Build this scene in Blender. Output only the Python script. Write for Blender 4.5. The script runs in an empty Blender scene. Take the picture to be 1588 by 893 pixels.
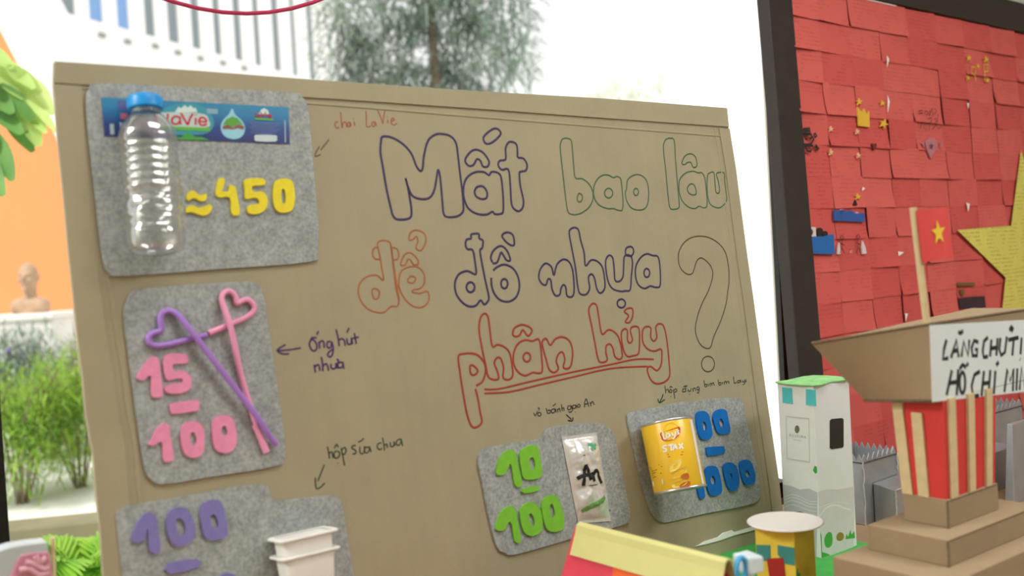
import bpy, math, random
from mathutils import Vector, Matrix, noise
from mathutils.geometry import tessellate_polygon

# ------------------------------------------------------------------ camera, world, lights, exposure
FPX, CX, CY = 1544.0, 794.0, 446.5          # 35 mm lens on a 36 mm sensor, frame 1588 x 893
CAM_H, TABLE_H = 1.31, 0.75
_down = Vector((.057, 1, .0248)).normalized()   # world down in camera axes (x right, y down, z forward)
_zc = Vector((0, 0, 1))
Zw = -_down
Yw = (_zc - _zc.dot(_down) * _down).normalized()
Xw = Yw.cross(Zw)
EYE = Vector((0, 0, CAM_H))
def c2w(c):
    c = Vector(c)
    return Vector((c.dot(Xw), c.dot(Yw), c.dot(Zw)))
def ray(px, py):
    return c2w(((px - CX) / FPX, (py - CY) / FPX, 1))

sc = bpy.context.scene
COL = sc.collection
cam_data = bpy.data.cameras.new('camera')
cam = bpy.data.objects.new('camera', cam_data)
COL.objects.link(cam)
r, u_, b = c2w((1, 0, 0)), c2w((0, -1, 0)), c2w((0, 0, -1))
cam.matrix_world = Matrix(((r.x, u_.x, b.x, EYE.x), (r.y, u_.y, b.y, EYE.y), (r.z, u_.z, b.z, EYE.z), (0, 0, 0, 1)))
cam_data.lens, cam_data.sensor_width = 35.0, 36.0
cam_data.clip_start, cam_data.clip_end = .05, 300
cam_data.dof.use_dof = True
cam_data.dof.focus_distance = 1.95
cam_data.dof.aperture_fstop = 3.2
sc.camera = cam
sc.view_settings.view_transform = 'Standard'
sc.view_settings.look = 'None'
sc.view_settings.exposure = 0.0
sc.view_settings.gamma = 1.0
sc.view_settings.use_curve_mapping = False

world = bpy.data.worlds.new('overcast_sky')
sc.world = world
world.use_nodes = True
world.node_tree.nodes['Background'].inputs[0].default_value = (1, 1, .985, 1)
world.node_tree.nodes['Background'].inputs[1].default_value = 1.2

sun_data = bpy.data.lights.new('sun', 'SUN')
sun_data.energy, sun_data.angle, sun_data.color = 3.2, math.radians(8), (1, .97, .9)
sun = bpy.data.objects.new('sun', sun_data)
COL.objects.link(sun)
sun.rotation_euler = (math.radians(34), 0, math.radians(-28))

# basis of the room: x along the display board and window wall, y away from the viewer, z up
U = c2w((2066, -156, 1544)); U.z = 0; U.normalize()
AWAY = Vector((-U.y, U.x, 0))
def frame(o, x, y, z):
    return Matrix(((x.x, y.x, z.x, o.x), (x.y, y.y, z.y, o.y), (x.z, y.z, z.z, o.z), (0, 0, 0, 1)))
UP = Vector((0, 0, 1))
ROOM = frame(Vector((0, 0, 0)), U, AWAY, UP)
TF = frame(Vector((0, 0, TABLE_H)), U, AWAY, UP)      # same axes, z = 0 on the table top
WF = Matrix.Identity(4)
FILL_LAMPS = ((-1.9, 1.36, 76), (2.5, -.9, 52), (.9, .4, 20), (1.2, -2.2, 14))
for i, (lx, ly, e) in enumerate(FILL_LAMPS):   # unseen area lights added at the ceiling to fill the room
    ld = bpy.data.lights.new('added_fill_light', 'AREA')
    ld.shape, ld.size, ld.size_y, ld.energy, ld.color = 'RECTANGLE', 1.2, .6, e, (1, .99, .96)
    lo = bpy.data.objects.new('added_fill_light', ld)
    COL.objects.link(lo)
    lo.matrix_world = ROOM @ Matrix.Translation((lx, ly, 2.965))

# ------------------------------------------------------------------ helpers
random.seed(7)
WM = {}
def plane_hit(px, py, M, off=0.0):
    """pixel -> (x, y) in frame M on the plane z = off"""
    inv = M.inverted()
    o = inv @ EYE
    d = inv.to_3x3() @ ray(px, py)
    t = (off - o.z) / d.z
    return (o.x + d.x * t, o.y + d.y * t)
def P(px, py, z):
    return EYE + ray(px, py) * z
def PT(px, py, z):
    return TF.inverted() @ P(px, py, z)

class MB:
    def __init__(s):
        s.v, s.f, s.smooth = [], [], []
    def add(s, vs, fs, smooth=False):
        n = len(s.v)
        s.v += [Vector(p) for p in vs]
        s.f += [tuple(i + n for i in q) for q in fs]
        s.smooth += [smooth] * len(fs)
        return s
    def hexa(s, p):      # 8 corners: bottom ring 0-3, top ring 4-7
        return s.add(p, [(3, 2, 1, 0), (4, 5, 6, 7), (0, 1, 5, 4), (1, 2, 6, 5), (2, 3, 7, 6), (3, 0, 4, 7)])
    def box(s, x0, x1, y0, y1, z0, z1):
        return s.hexa([(x0, y0, z0), (x1, y0, z0), (x1, y1, z0), (x0, y1, z0), (x0, y0, z1), (x1, y0, z1), (x1, y1, z1), (x0, y1, z1)])
    def prism(s, polys, z0, z1):
        loops = [[Vector((x, y, 0)) for x, y in q] for q in polys]
        flat = [p for q in loops for p in q]
        n = len(flat)
        tris = tessellate_polygon(loops)
        area = lambda q: sum(q[i].x * q[(i + 1) % len(q)].y - q[(i + 1) % len(q)].x * q[i].y for i in range(len(q))) / 2
        want = abs(area(loops[0])) - sum(abs(area(q)) for q in loops[1:])
        got = sum(abs((flat[b_] - flat[a]).cross(flat[c] - flat[a]).z) / 2 for a, b_, c in tris)
        if abs(want - got) > .01 * want: print('TESS', want, got, len(loops), [len(q) for q in loops])
        vs = [(p.x, p.y, z0) for p in flat] + [(p.x, p.y, z1) for p in flat]
        fs = []
        for a, b_, c in tris:
            ar = (flat[b_] - flat[a]).cross(flat[c] - flat[a]).z
            if ar < 0: a, b_ = b_, a
            fs.append((n + a, n + b_, n + c)); fs.append((c, b_, a))
        k = 0
        for q in loops:
            m = len(q)
            for i in range(m):
                j = (i + 1) % m
                fs.append((k + i, k + j, n + k + j, n + k + i))
            k += m
        return s.add(vs, fs)
    def ribbon(s, pts, w, z, h=.0003, closed=False):
        pts = [Vector((p[0], p[1])) for p in pts]
        if closed and (pts[0] - pts[-1]).length < 1e-6: pts.pop()
        n = len(pts); vs, fs = [], []
        for i in range(n):
            a = pts[i - 1] if (i > 0 or closed) else pts[i]
            c = pts[(i + 1) % n] if (i < n - 1 or closed) else pts[i]
            t = c - a
            if t.length < 1e-9: t = Vector((1, 0))
            t.normalize(); nn = Vector((-t.y, t.x)) * w / 2
            p = pts[i]
            vs += [(p.x + nn.x, p.y + nn.y, z), (p.x + nn.x * .6, p.y + nn.y * .6, z + h), (p.x - nn.x * .6, p.y - nn.y * .6, z + h), (p.x - nn.x, p.y - nn.y, z)]
        for i in range(n if closed else n - 1):
            j = (i + 1) % n
            for k in range(3):
                fs.append((i * 4 + k, i * 4 + k + 1, j * 4 + k + 1, j * 4 + k))
        return s.add(vs, fs)
    def tube(s, pts, rad, n=12, closed=False, cap=True):
        pts = [Vector(p) for p in pts]; m = len(pts); vs, fs = [], []
        rads = rad if isinstance(rad, (list, tuple)) else [rad] * m
        prev = None
        for i in range(m):
            t = (pts[(i + 1) % m] if (i < m - 1 or closed) else pts[i]) - (pts[i - 1] if (i > 0 or closed) else pts[i])
            t.normalize()
            ref = prev if prev is not None else (Vector((0, 0, 1)) if abs(t.z) < .9 else Vector((1, 0, 0)))
            x = (ref - ref.dot(t) * t).normalized(); prev = x; y = t.cross(x)
            for k in range(n):
                a = 2 * math.pi * k / n
                vs.append(pts[i] + (x * math.cos(a) + y * math.sin(a)) * rads[i])
        for i in range(m if closed else m - 1):
            j = (i + 1) % m
            for k in range(n):
                fs.append((i * n + k, i * n + (k + 1) % n, j * n + (k + 1) % n, j * n + k))
        s.add(vs, fs, True)
        if cap and not closed:
            s.add(vs[:n], [tuple(range(n))[::-1]]); s.add(vs[-n:], [tuple(range(n))])
        return s
    def lathe(s, prof, n=40, M=WF, sq=0.0, smooth=True, capb=True, capt=True):
        """profile [(radius, height)] turned about z, then placed by M; sq > 0 squares the section"""
        vs, fs = [], []
        for rr, h in prof:
            for k in range(n):
                a = 2 * math.pi * (k + .5) / n
                q = 1.0
                if sq: q = 1 / (abs(math.cos(a)) ** sq + abs(math.sin(a)) ** sq) ** (1 / sq)
                vs.append(M @ Vector((rr * q * math.cos(a), rr * q * math.sin(a), h)))
        for i in range(len(prof) - 1):
            for k in range(n):
                fs.append((i * n + k, i * n + (k + 1) % n, (i + 1) * n + (k + 1) % n, (i + 1) * n + k))
        s.add(vs, fs, smooth)
        if capb: s.add(vs[:n], [tuple(range(n))[::-1]])
        if capt: s.add(vs[-n:], [tuple(range(n))])
        return s
    def ball(s, c, r3, n=14, m=10):
        c = Vector(c); r3 = (r3,) * 3 if not hasattr(r3, '__len__') else r3
        vs, fs = [], []
        for i in range(m + 1):
            th = math.pi * i / m
            for k in range(n):
                a = 2 * math.pi * k / n
                vs.append(c + Vector((r3[0] * math.sin(th) * math.cos(a), r3[1] * math.sin(th) * math.sin(a), r3[2] * math.cos(th))))
        for i in range(m):
            for k in range(n):
                fs.append((i * n + k, (i + 1) * n + k, (i + 1) * n + (k + 1) % n, i * n + (k + 1) % n))
        return s.add(vs, fs, True)
    def grid(s, fn, nx, ny, smooth=True):
        vs = [fn(i / nx, j / ny) for j in range(ny + 1) for i in range(nx + 1)]
        fs = [(j * (nx + 1) + i, j * (nx + 1) + i + 1, (j + 1) * (nx + 1) + i + 1, (j + 1) * (nx + 1) + i) for j in range(ny) for i in range(nx)]
        return s.add(vs, fs, smooth)

def finish(o, label=None, cat=None, group=None, kind=None, category=None):
    cat = cat or category
    for k, v in (('label', label), ('category', cat), ('group', group), ('kind', kind)):
        if v: o[k] = v
    return o
def put(name, mb, m, parent=None, fr=WF, bevel=0.0, origin=None, **tags):
    lo = Vector((min(p.x for p in mb.v), min(p.y for p in mb.v), min(p.z for p in mb.v)))
    hi = Vector((max(p.x for p in mb.v), max(p.y for p in mb.v), max(p.z for p in mb.v)))
    c = Vector(((lo.x + hi.x) / 2, (lo.y + hi.y) / 2, lo.z)) if origin is None else Vector(origin)
    me = bpy.data.meshes.new(name)
    me.from_pydata([p - c for p in mb.v], [], mb.f)
    me.polygons.foreach_set('use_smooth', mb.smooth)
    me.update()
    me.materials.append(m)
    o = bpy.data.objects.new(name, me)
    COL.objects.link(o)
    M = fr @ Matrix.Translation(c)
    WM[o] = M
    if parent is not None:
        o.parent = parent
        o.matrix_basis = WM[parent].inverted() @ M
    else:
        o.matrix_basis = M
    if bevel:
        bm = o.modifiers.new('bevel', 'BEVEL')
        bm.width, bm.segments, bm.limit_method, bm.angle_limit = bevel, 2, 'ANGLE', math.radians(40)
    return finish(o, **tags)
def thing(name, label, cat, loc, fr=WF, group=None):
    o = bpy.data.objects.new(name, None)
    o.empty_display_size = .05
    COL.objects.link(o)
    M = fr @ Matrix.Translation(Vector(loc))
    WM[o] = M
    o.matrix_basis = M
    return finish(o, label, cat, group)

def crom(pts, closed, k=5):
    pts = [Vector(p) for p in pts]; n = len(pts)
    if n < 3: return pts
    out = []
    for i in range(n if closed else n - 1):
        p0 = pts[i - 1] if (closed or i > 0) else pts[0]
        p1, p2 = pts[i], pts[(i + 1) % n]
        p3 = pts[(i + 2) % n] if (closed or i + 2 < n) else pts[-1]
        for j in range(k):
            t = j / k
            out.append(.5 * ((2 * p1) + (p2 - p0) * t + (2 * p0 - 5 * p1 + 4 * p2 - p3) * t * t + (3 * p1 - p0 - 3 * p2 + p3) * t ** 3))
    if not closed: out.append(pts[-1])
    return out
def ell(cx, cy, rx, ry, n=14):
    return [(cx + rx * math.cos(2 * math.pi * i / n), cy + ry * math.sin(2 * math.pi * i / n)) for i in range(n)]

# ------------------------------------------------------------------ materials
MATS = {}
def srgb(c):
    return tuple(((x / 255) / 12.92 if x / 255 <= .04045 else ((x / 255 + .055) / 1.055) ** 2.4) for x in c) + (1,)
def mat(name, rgb, rough=.6, metal=0.0, vary=0.0, scale=30.0, bump=0.0, bscale=None, spec=.4, rgb2=None, trans=0.0, sub=None, detail=6):
    if name in MATS: return MATS[name]
    m = bpy.data.materials.new(name); m.use_nodes = True
    nt = m.node_tree; p = nt.nodes['Principled BSDF']
    p.inputs['Roughness'].default_value = rough
    p.inputs['Metallic'].default_value = metal
    p.inputs['Specular IOR Level'].default_value = spec
    if trans: p.inputs['Transmission Weight'].default_value = trans
    c = srgb(rgb)
    tc = nt.nodes.new('ShaderNodeTexCoord')
    nz = nt.nodes.new('ShaderNodeTexNoise')
    nz.inputs['Scale'].default_value = scale
    nz.inputs['Detail'].default_value = detail
    nt.links.new(tc.outputs['Object'], nz.inputs['Vector'])
    rp = nt.nodes.new('ShaderNodeValToRGB')
    if rgb2: lo, hi = srgb(rgb2), c
    else: lo, hi = tuple(x * (1 - vary) for x in c[:3]) + (1,), tuple(min(1, x * (1 + vary)) for x in c[:3]) + (1,)
    rp.color_ramp.elements[0].position, rp.color_ramp.elements[1].position = .33, .67
    rp.color_ramp.elements[0].color, rp.color_ramp.elements[1].color = lo, hi
    nt.links.new(nz.outputs['Fac'], rp.inputs['Fac'])
    nt.links.new(rp.outputs['Color'], p.inputs['Base Color'])
    if bump:
        n2 = nt.nodes.new('ShaderNodeTexNoise')
        n2.inputs['Scale'].default_value = bscale or scale
        n2.inputs['Detail'].default_value = 4
        nt.links.new(tc.outputs['Object'], n2.inputs['Vector'])
        bp = nt.nodes.new('ShaderNodeBump')
        bp.inputs['Strength'].default_value = bump
        bp.inputs['Distance'].default_value = .002
        nt.links.new(n2.outputs['Fac'], bp.inputs['Height'])
        nt.links.new(bp.outputs['Normal'], p.inputs['Normal'])
    MATS[name] = m
    return m
def add_mult(m, build):
    """multiply the base colour by a procedural mask: build(nt, texcoord) -> colour socket"""
    nt = m.node_tree; p = nt.nodes['Principled BSDF']
    src = p.inputs['Base Color'].links[0].from_socket
    tc = [n for n in nt.nodes if n.type == 'TEX_COORD'][0]
    mx = nt.nodes.new('ShaderNodeMix'); mx.data_type, mx.blend_type = 'RGBA', 'MULTIPLY'
    mx.inputs[0].default_value = 1
    nt.links.new(src, mx.inputs[6]); nt.links.new(build(nt, tc), mx.inputs[7])
    nt.links.new(mx.outputs[2], p.inputs['Base Color'])
    return m
def scribbles(ink, period, amount, fine=260):
    """rows of faint handwriting along local x"""
    def build(nt, tc):
        N = nt.nodes.new; L = nt.links.new
        sx = N('ShaderNodeSeparateXYZ'); L(tc.outputs['Object'], sx.inputs[0])
        m1 = N('ShaderNodeMath'); m1.operation = 'MULTIPLY'; m1.inputs[1].default_value = 2 * math.pi / period; L(sx.outputs['Y'], m1.inputs[0])
        sn = N('ShaderNodeMath'); sn.operation = 'SINE'; L(m1.outputs[0], sn.inputs[0])
        g = N('ShaderNodeMath'); g.operation = 'GREATER_THAN'; g.inputs[1].default_value = .1; L(sn.outputs[0], g.inputs[0])
        oi = N('ShaderNodeObjectInfo')
        va = N('ShaderNodeVectorMath'); va.operation = 'ADD'; L(tc.outputs['Object'], va.inputs[0])
        cm = N('ShaderNodeCombineXYZ'); rm = N('ShaderNodeMath'); rm.operation = 'MULTIPLY'; rm.inputs[1].default_value = 50
        L(oi.outputs['Random'], rm.inputs[0]); L(rm.outputs[0], cm.inputs[2]); L(cm.outputs[0], va.inputs[1])
        a = N('ShaderNodeTexNoise'); a.inputs['Scale'].default_value = fine; a.inputs['Detail'].default_value = 2; L(va.outputs[0], a.inputs['Vector'])
        ag = N('ShaderNodeMath'); ag.operation = 'GREATER_THAN'; ag.inputs[1].default_value = .53; L(a.outputs['Fac'], ag.inputs[0])
        c = N('ShaderNodeTexNoise'); c.inputs['Scale'].default_value = 24; c.inputs['Detail'].default_value = 0; L(va.outputs[0], c.inputs['Vector'])
        cg = N('ShaderNodeMath'); cg.operation = 'GREATER_THAN'; cg.inputs[1].default_value = amount; L(c.outputs['Fac'], cg.inputs[0])
        k = N('ShaderNodeMath'); k.operation = 'MULTIPLY'; L(g.outputs[0], k.inputs[0]); L(ag.outputs[0], k.inputs[1])
        k2 = N('ShaderNodeMath'); k2.operation = 'MULTIPLY'; L(k.outputs[0], k2.inputs[0]); L(cg.outputs[0], k2.inputs[1])
        mx = N('ShaderNodeMix'); mx.data_type = 'RGBA'
        mx.inputs[6].default_value = (1, 1, 1, 1); mx.inputs[7].default_value = ink
        L(k2.outputs[0], mx.inputs[0])
        return mx.outputs[2]
    return build

CARD = mat('corrugated_cardboard', (169, 160, 133), .85, vary=.04, scale=9, bump=.12, bscale=220, spec=.15)
def corrug(nt, tc):
    N = nt.nodes.new; L = nt.links.new
    mp = N('ShaderNodeMapping'); mp.inputs['Scale'].default_value = (70, 1.2, 1); L(tc.outputs['Object'], mp.inputs['Vector'])
    nz = N('ShaderNodeTexNoise'); nz.inputs['Scale'].default_value = 1; nz.inputs['Detail'].default_value = 3; L(mp.outputs[0], nz.inputs['Vector'])
    rp = N('ShaderNodeValToRGB'); rp.color_ramp.elements[0].color = (.97, .965, .955, 1); rp.color_ramp.elements[1].color = (1.04, 1.04, 1.04, 1)
    L(nz.outputs['Fac'], rp.inputs['Fac'])
    return rp.outputs['Color']
add_mult(CARD, corrug)
CARD_MODEL = mat('model_cardboard', (160, 140, 112), .85, vary=.04, scale=20, spec=.15)
CARD_EDGE = mat('cardboard_cut_edge', (120, 104, 84), .9, vary=.3, scale=400, spec=.1)
TORN_AND_LEAK = mat('torn_paper_and_leak', (250, 249, 246), .9, vary=.02, scale=100)  # white for torn paper and for the painted light leak
FELT = mat('grey_felt', (183, 188, 187), .95, scale=210, bump=.5, bscale=600, spec=.1, rgb2=(151, 156, 155), detail=10)
def feltfleck(nt, tc):
    N = nt.nodes.new; L = nt.links.new
    nz = N('ShaderNodeTexNoise'); nz.inputs['Scale'].default_value = 55; nz.inputs['Detail'].default_value = 3; L(tc.outputs['Object'], nz.inputs['Vector'])
    rp = N('ShaderNodeValToRGB'); rp.color_ramp.elements[0].position = .35; rp.color_ramp.elements[1].position = .65
    rp.color_ramp.elements[0].color = (.86, .86, .86, 1); rp.color_ramp.elements[1].color = (1.05, 1.05, 1.05, 1)
    L(nz.outputs['Fac'], rp.inputs['Fac'])
    return rp.outputs['Color']
add_mult(FELT, feltfleck)
def foam(name, rgb): return mat(name, rgb, .8, vary=.05, scale=120, bump=.15, bscale=500, spec=.2)
YEL, PNK, PUR, GRN, BLU = foam('yellow_felt', (240, 222, 62)), foam('pink_felt', (238, 150, 186)), foam('purple_felt', (134, 126, 188)), foam('green_felt', (128, 198, 62)), foam('blue_felt', (22, 112, 196))
def ink(name, rgb): return mat(name, rgb, .6, vary=.12, scale=60)
INK_PUR, INK_GRN, INK_ORG, INK_RED, INK_DRK = ink('purple_marker', (58, 46, 88)), ink('green_marker', (70, 104, 72)), ink('orange_marker', (170, 102, 62)), ink('red_marker', (160, 58, 42)), ink('brown_marker', (84, 68, 48))
INK_VIO, INK_DGR, INK_BRN, INK_RST, INK_BLK = ink('violet_pen', (74, 44, 100)), ink('dark_green_pen', (40, 66, 48)), ink('brown_pen', (98, 76, 54)), ink('rust_pen', (166, 84, 62)), ink('black_pen', (28, 28, 30))
WHITE_P = mat('white_plastic', (236, 236, 232), .4, vary=.02)
def flat(name, rgb, rough=.5): return mat(name, rgb, rough, vary=.03, scale=40)

# ------------------------------------------------------------------ the room
WALL = mat('painted_wall', (222, 220, 208), .8, vary=.02, scale=3)
BLACK = mat('black_aluminium', (34, 32, 31), .45, vary=.1, scale=30)
FLOOR = mat('terrazzo_floor', (176, 170, 160), .5, vary=.08, scale=60)
CEIL = mat('white_ceiling', (232, 231, 226), .85, vary=.02, scale=4)
GLAZE = mat('table_laminate', (158, 128, 96), .5, vary=.1, scale=12)
def struct(name, mb, m, fr=WF, **k):
    return put(name, mb, m, None, fr, kind='structure', **k)
jx, jy = plane_hit(1207, 430, ROOM @ Matrix.Rotation(math.radians(90), 4, 'X'), 0)[0], 1.68
def wall_x(px, py, y=1.68):      # pixel -> x along the window wall
    F = ROOM @ Matrix.Translation((0, y, 0)) @ Matrix.Rotation(math.radians(90), 4, 'X')
    return plane_hit(px, py, F, 0)
jx = wall_x(1203, 430)[0]
mx1 = wall_x(9, 780)[0]
WY0, WY1, SILL, HEAD = 1.68, 1.73, .66, 2.62
MULW = .07
lx0 = mx1 - MULW - (jx - mx1)
struct('floor', MB().box(lx0 - 1.2, jx + 3.4, -4.6, WY1, -.08, 0), FLOOR, ROOM)
struct('ceiling', MB().box(lx0 - 1.2, jx + 3.4, -4.6, WY1 + .25, 3.0, 3.12), CEIL, ROOM)
w = MB()
w.box(lx0 - 1.2, jx + 3.4, WY0, WY1, 0, SILL).box(lx0 - 1.2, jx + 3.4, WY0, WY1, HEAD, 3.0)
w.box(jx + .05, jx + 3.4, WY0, WY1, SILL, HEAD).box(lx0 - 1.2, lx0 - .05, WY0, WY1, SILL, HEAD)
struct('wall_back', w, WALL, ROOM)
struct('wall_left_light_block', MB().box(lx0 - 1.32, lx0 - 1.2, -4.6, WY1, 0, 3.0), WALL, ROOM)  # unseen wall added to cut the light from the left
struct('wall_front', MB().box(lx0 - 1.2, jx + 3.4, -4.72, -4.6, 0, 3.0), WALL, ROOM)
struct('wall_right', MB().box(jx + 3.4, jx + 3.52, -4.6, WY1, 0, 3.0), WALL, ROOM)
f = MB()
f.box(jx, jx + .05, WY0 - .012, WY0 + .004, SILL, HEAD).box(lx0 - .05, lx0, WY0 - .012, WY1, SILL, HEAD)
f.box(mx1 - MULW, mx1, WY0 - .012, WY0 + .02, SILL + .04, HEAD - .04)
f.box(lx0, jx, WY0 - .012, WY1, HEAD - .04, HEAD).box(lx0, jx, WY0 - .012, WY1, SILL, SILL + .04)
struct('window_1', f, BLACK, ROOM)
for i, (lx, ly) in enumerate([(q[0], q[1]) for q in FILL_LAMPS]):  # panel bodies around the added fill lights
    l = thing('added_fill_panel', 'flat rectangular fill panel added at the ceiling over the %s' % ('left end of the table', 'red note board', 'table middle', 'open hall floor')[i], 'lamp', (lx, ly, 3.0), ROOM, 'added fill panels')
    put('fill_panel_frame', MB().prism([[(lx - .64, ly - .34), (lx + .64, ly - .34), (lx + .64, ly + .34), (lx - .64, ly + .34)], [(lx - .6, ly - .3), (lx + .6, ly - .3), (lx + .6, ly + .3), (lx - .6, ly + .3)]], 2.965, 3.0), WHITE_P, l, ROOM)
    put('fill_panel_diffuser', MB().box(lx - .6, lx + .6, ly - .3, ly + .3, 2.975, 2.99), WHITE_P, l, ROOM)

# ------------------------------------------------------------------ table
BF_UP = c2w((-3004, -24406, 1544)); BF_UP -= BF_UP.dot(U) * U; BF_UP.normalize()
BO = P(84, 96, 1.25)
BF = frame(BO, U, BF_UP, U.cross(BF_UP))
inv_tf = TF.inverted()
BW = plane_hit(1126, 168, BF)[0]
# drop along the board until it meets the table top
dn = (BO.z - TABLE_H) / BF_UP.z
BBOT = -dn + .002
bfoot = inv_tf @ (BF @ Vector((0, BBOT, 0)))
TX0, TX1, TY0, TY1 = -1.2, jx + 1.25, bfoot.y - 1.02, 1.40
tb = thing('display_table', 'long brown topped display table carrying the models and cardboard board under the window', 'table', ((TX0 + TX1) / 2, (TY0 + TY1) / 2, -TABLE_H), TF)
put('table_top', MB().box(TX0, TX1, TY0, TY1, -.03, 0), GLAZE, tb, TF, bevel=.004)
for x in (TX0 + .06, TX1 - .06):
    for y in (TY0 + .06, TY1 - .06):
        put('table_leg', MB().box(x - .022, x + .022, y - .022, y + .022, -TABLE_H, -.03), BLACK, tb, TF)
put('table_apron', MB().box(TX0 + .08, TX1 - .08, TY0 + .04, TY0 + .06, -.11, -.03), BLACK, tb, TF)

# ------------------------------------------------------------------ cardboard display board
def bl(px, py, off=0.0): return plane_hit(px, py, BF, off)
def zoomed(ox, oy, s): return lambda pts: [(ox + x / s, oy + y / s) for x, y in pts]
left_px = [(84, 96), (83, 131), (89, 215), (94, 262), (101, 333), (106, 389), (113, 455), (121, 533), (128, 586), (133, 644), (144, 702), (148, 760), (155, 819), (160, 893)]
left = [bl(*p) for p in left_px]
left.append((left[-1][0] + .004, -.9)); left.append((left[-1][0], BBOT))
right_px = [(1126, 168), (1130, 200), (1140, 262), (1150, 340), (1158, 400), (1168, 470), (1178, 545), (1188, 620), (1200, 700), (1208, 755), (1213, 800)]
right = [bl(*p) for p in right_px] + [(bl(1213, 800)[0] + .002, BBOT)]
top = [bl(*p) for p in ((300, 110), (520, 127), (740, 142), (930, 153))]
outline = left[::-1] + top + right
bd = thing('display_board', 'big brown cardboard poster board with outlined marker lettering leaning back on the table', 'board', (BW / 2, BBOT, -.003), BF)
put('cardboard_sheet', MB().prism([outline], -.007, 0), CARD, bd, BF, bevel=.001)
# folded strips along the edges
c1 = [bl(*p) for p in ((84, 129), (112, 131), (300, 141), (520, 154), (740, 169), (930, 183), (1129, 197))]
put('top_fold', MB().prism([[left[0]] + top + [right[0]] + c1[::-1]], .0002, .0028), CARD, bd, BF, bevel=.0012)
c2 = [bl(*p) for p in ((110, 135), (300, 148), (520, 163), (740, 181), (930, 196), (1120, 211))]
put('crease', MB().ribbon(crom(c2, False), .004, 0, .0012), CARD, bd, BF)
lf = [(x + .034 + .004 * math.sin(9 * y), y) for x, y in left[1:]]
put('side_fold', MB().prism([left[1:] + lf[::-1]], .0002, .0022), CARD, bd, BF, bevel=.001)
put('crease', MB().ribbon(crom([(x + .012, y) for x, y in lf], False), .005, 0, .001), CARD, bd, BF)
rf = [(x - .03, y) for x, y in right[1:]]
put('side_fold', MB().prism([right[1:] + rf[::-1]], .0002, .002), CARD, bd, BF, bevel=.001)
put('crease', MB().ribbon(crom([(x - .012, y) for x, y in rf], False), .004, 0, .001), CARD, bd, BF)
y_b = bl(1100, 838)[1]
put('light_leak_strip', MB().prism([[bl(*p) for p in ((1078, 847), (1092, 839), (1112, 833), (1120, 826), (1134, 822), (1138, 825), (1165, 817), (1172, 815), (1172, 821), (1140, 829), (1118, 837), (1096, 843))]], .0004, .002), TORN_AND_LEAK, bd, BF, label='white strip painting light that leaks under the board')  # white strip stands for light leaking at the board foot

Z5, Z6, Z7 = zoomed(540, 170, 2.706), zoomed(820, 170, 2.706), zoomed(680, 450, 3.176)
def word(strokes, m, label, w=.0032, name='marker_lettering', z=.0003):
    mb = MB()
    for pts, closed, smooth in strokes:
        q = [bl(*p) for p in pts]
        if smooth: q = crom(q, closed, 5)
        mb.ribbon(q, w, z, .0003, closed)
    return put(name, mb, m, bd, BF, label=label)
def outl(Z, *loops): return [(Z(l), True, True) for l in loops]
def openl(Z, *loops): return [(Z(l), False, True) for l in loops]

word(outl(Z5,
    [(145,113),(185,118),(230,145),(265,185),(285,235),(302,257),(312,245),(318,190),(335,130),(365,105),(395,102),(430,112),(452,140),(460,190),(468,260),(478,340),(483,400),(480,430),(455,448),(415,450),(400,435),(395,390),(390,330),(385,280),(377,252),(370,290),(360,340),(340,370),(305,375),(270,362),(253,330),(240,287),(250,325),(258,370),(265,420),(262,450),(240,460),(205,460),(188,445),(178,410),(160,330),(145,240),(135,180),(137,135)],
    [(590,275),(570,262),(535,262),(505,278),(488,305),(483,345),(488,380),(505,415),(540,437),(580,440),(605,428),(615,438),(640,437),(650,425),(650,370),(645,310),(638,275),(620,262),(600,262)],
    [(530,345),(540,325),(565,322),(582,345),(580,370),(560,375),(538,365)],
    [(490,212),(510,180),(535,168),(565,180),(590,215),(585,238),(565,238),(555,215),(540,208),(525,232),(505,235)],
    [(568,115),(600,85),(625,80),(640,100),(620,125),(595,142),(575,140)],
    [(660,165),(670,140),(685,135),(705,145),(710,175),(712,200),(735,205),(750,230),(745,255),(725,260),(718,268),(722,320),(735,380),(732,410),(718,425),(700,420),(685,395),(680,320),(672,252),(645,252),(630,235),(635,215),(660,208)]), INK_PUR, 'first word of the heading outlined in purple marker', .0038)
word(outl(Z5,
    [(148,715),(140,660),(130,600),(122,565),(135,550),(160,550),(178,565),(185,620),(192,680),(200,750),(212,800),(205,825),(180,825),(150,850),(110,848),(75,830),(50,795),(42,755),(55,720),(85,698),(120,695)],
    [(100,760),(110,750),(130,762),(125,790),(108,792)],
    [(270,765),(300,770),(330,762),(340,785),(330,815),(300,830),(265,820),(235,790),(215,750),(213,710),(225,675),(260,658),(295,662),(318,690),(318,730),(300,750),(275,755)],
    [(250,715),(262,698),(282,705),(275,725),(255,725)],
    [(220,650),(235,610),(260,600),(285,620),(295,645),(275,650),(262,632),(250,628),(240,650)],
    [(255,545),(262,515),(290,505),(320,522),(325,555),(305,590),(285,580),(292,550),(285,532),(270,545)]) +
    openl(Z5, [(125,578),(108,582),(102,605),(112,625),(135,628)], [(185,578),(205,585),(212,610),(205,628),(190,630)], [(178,570),(192,660),(208,760),(214,800)]), INK_ORG, 'heading word outlined in thin orange marker', .0026)
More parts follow.
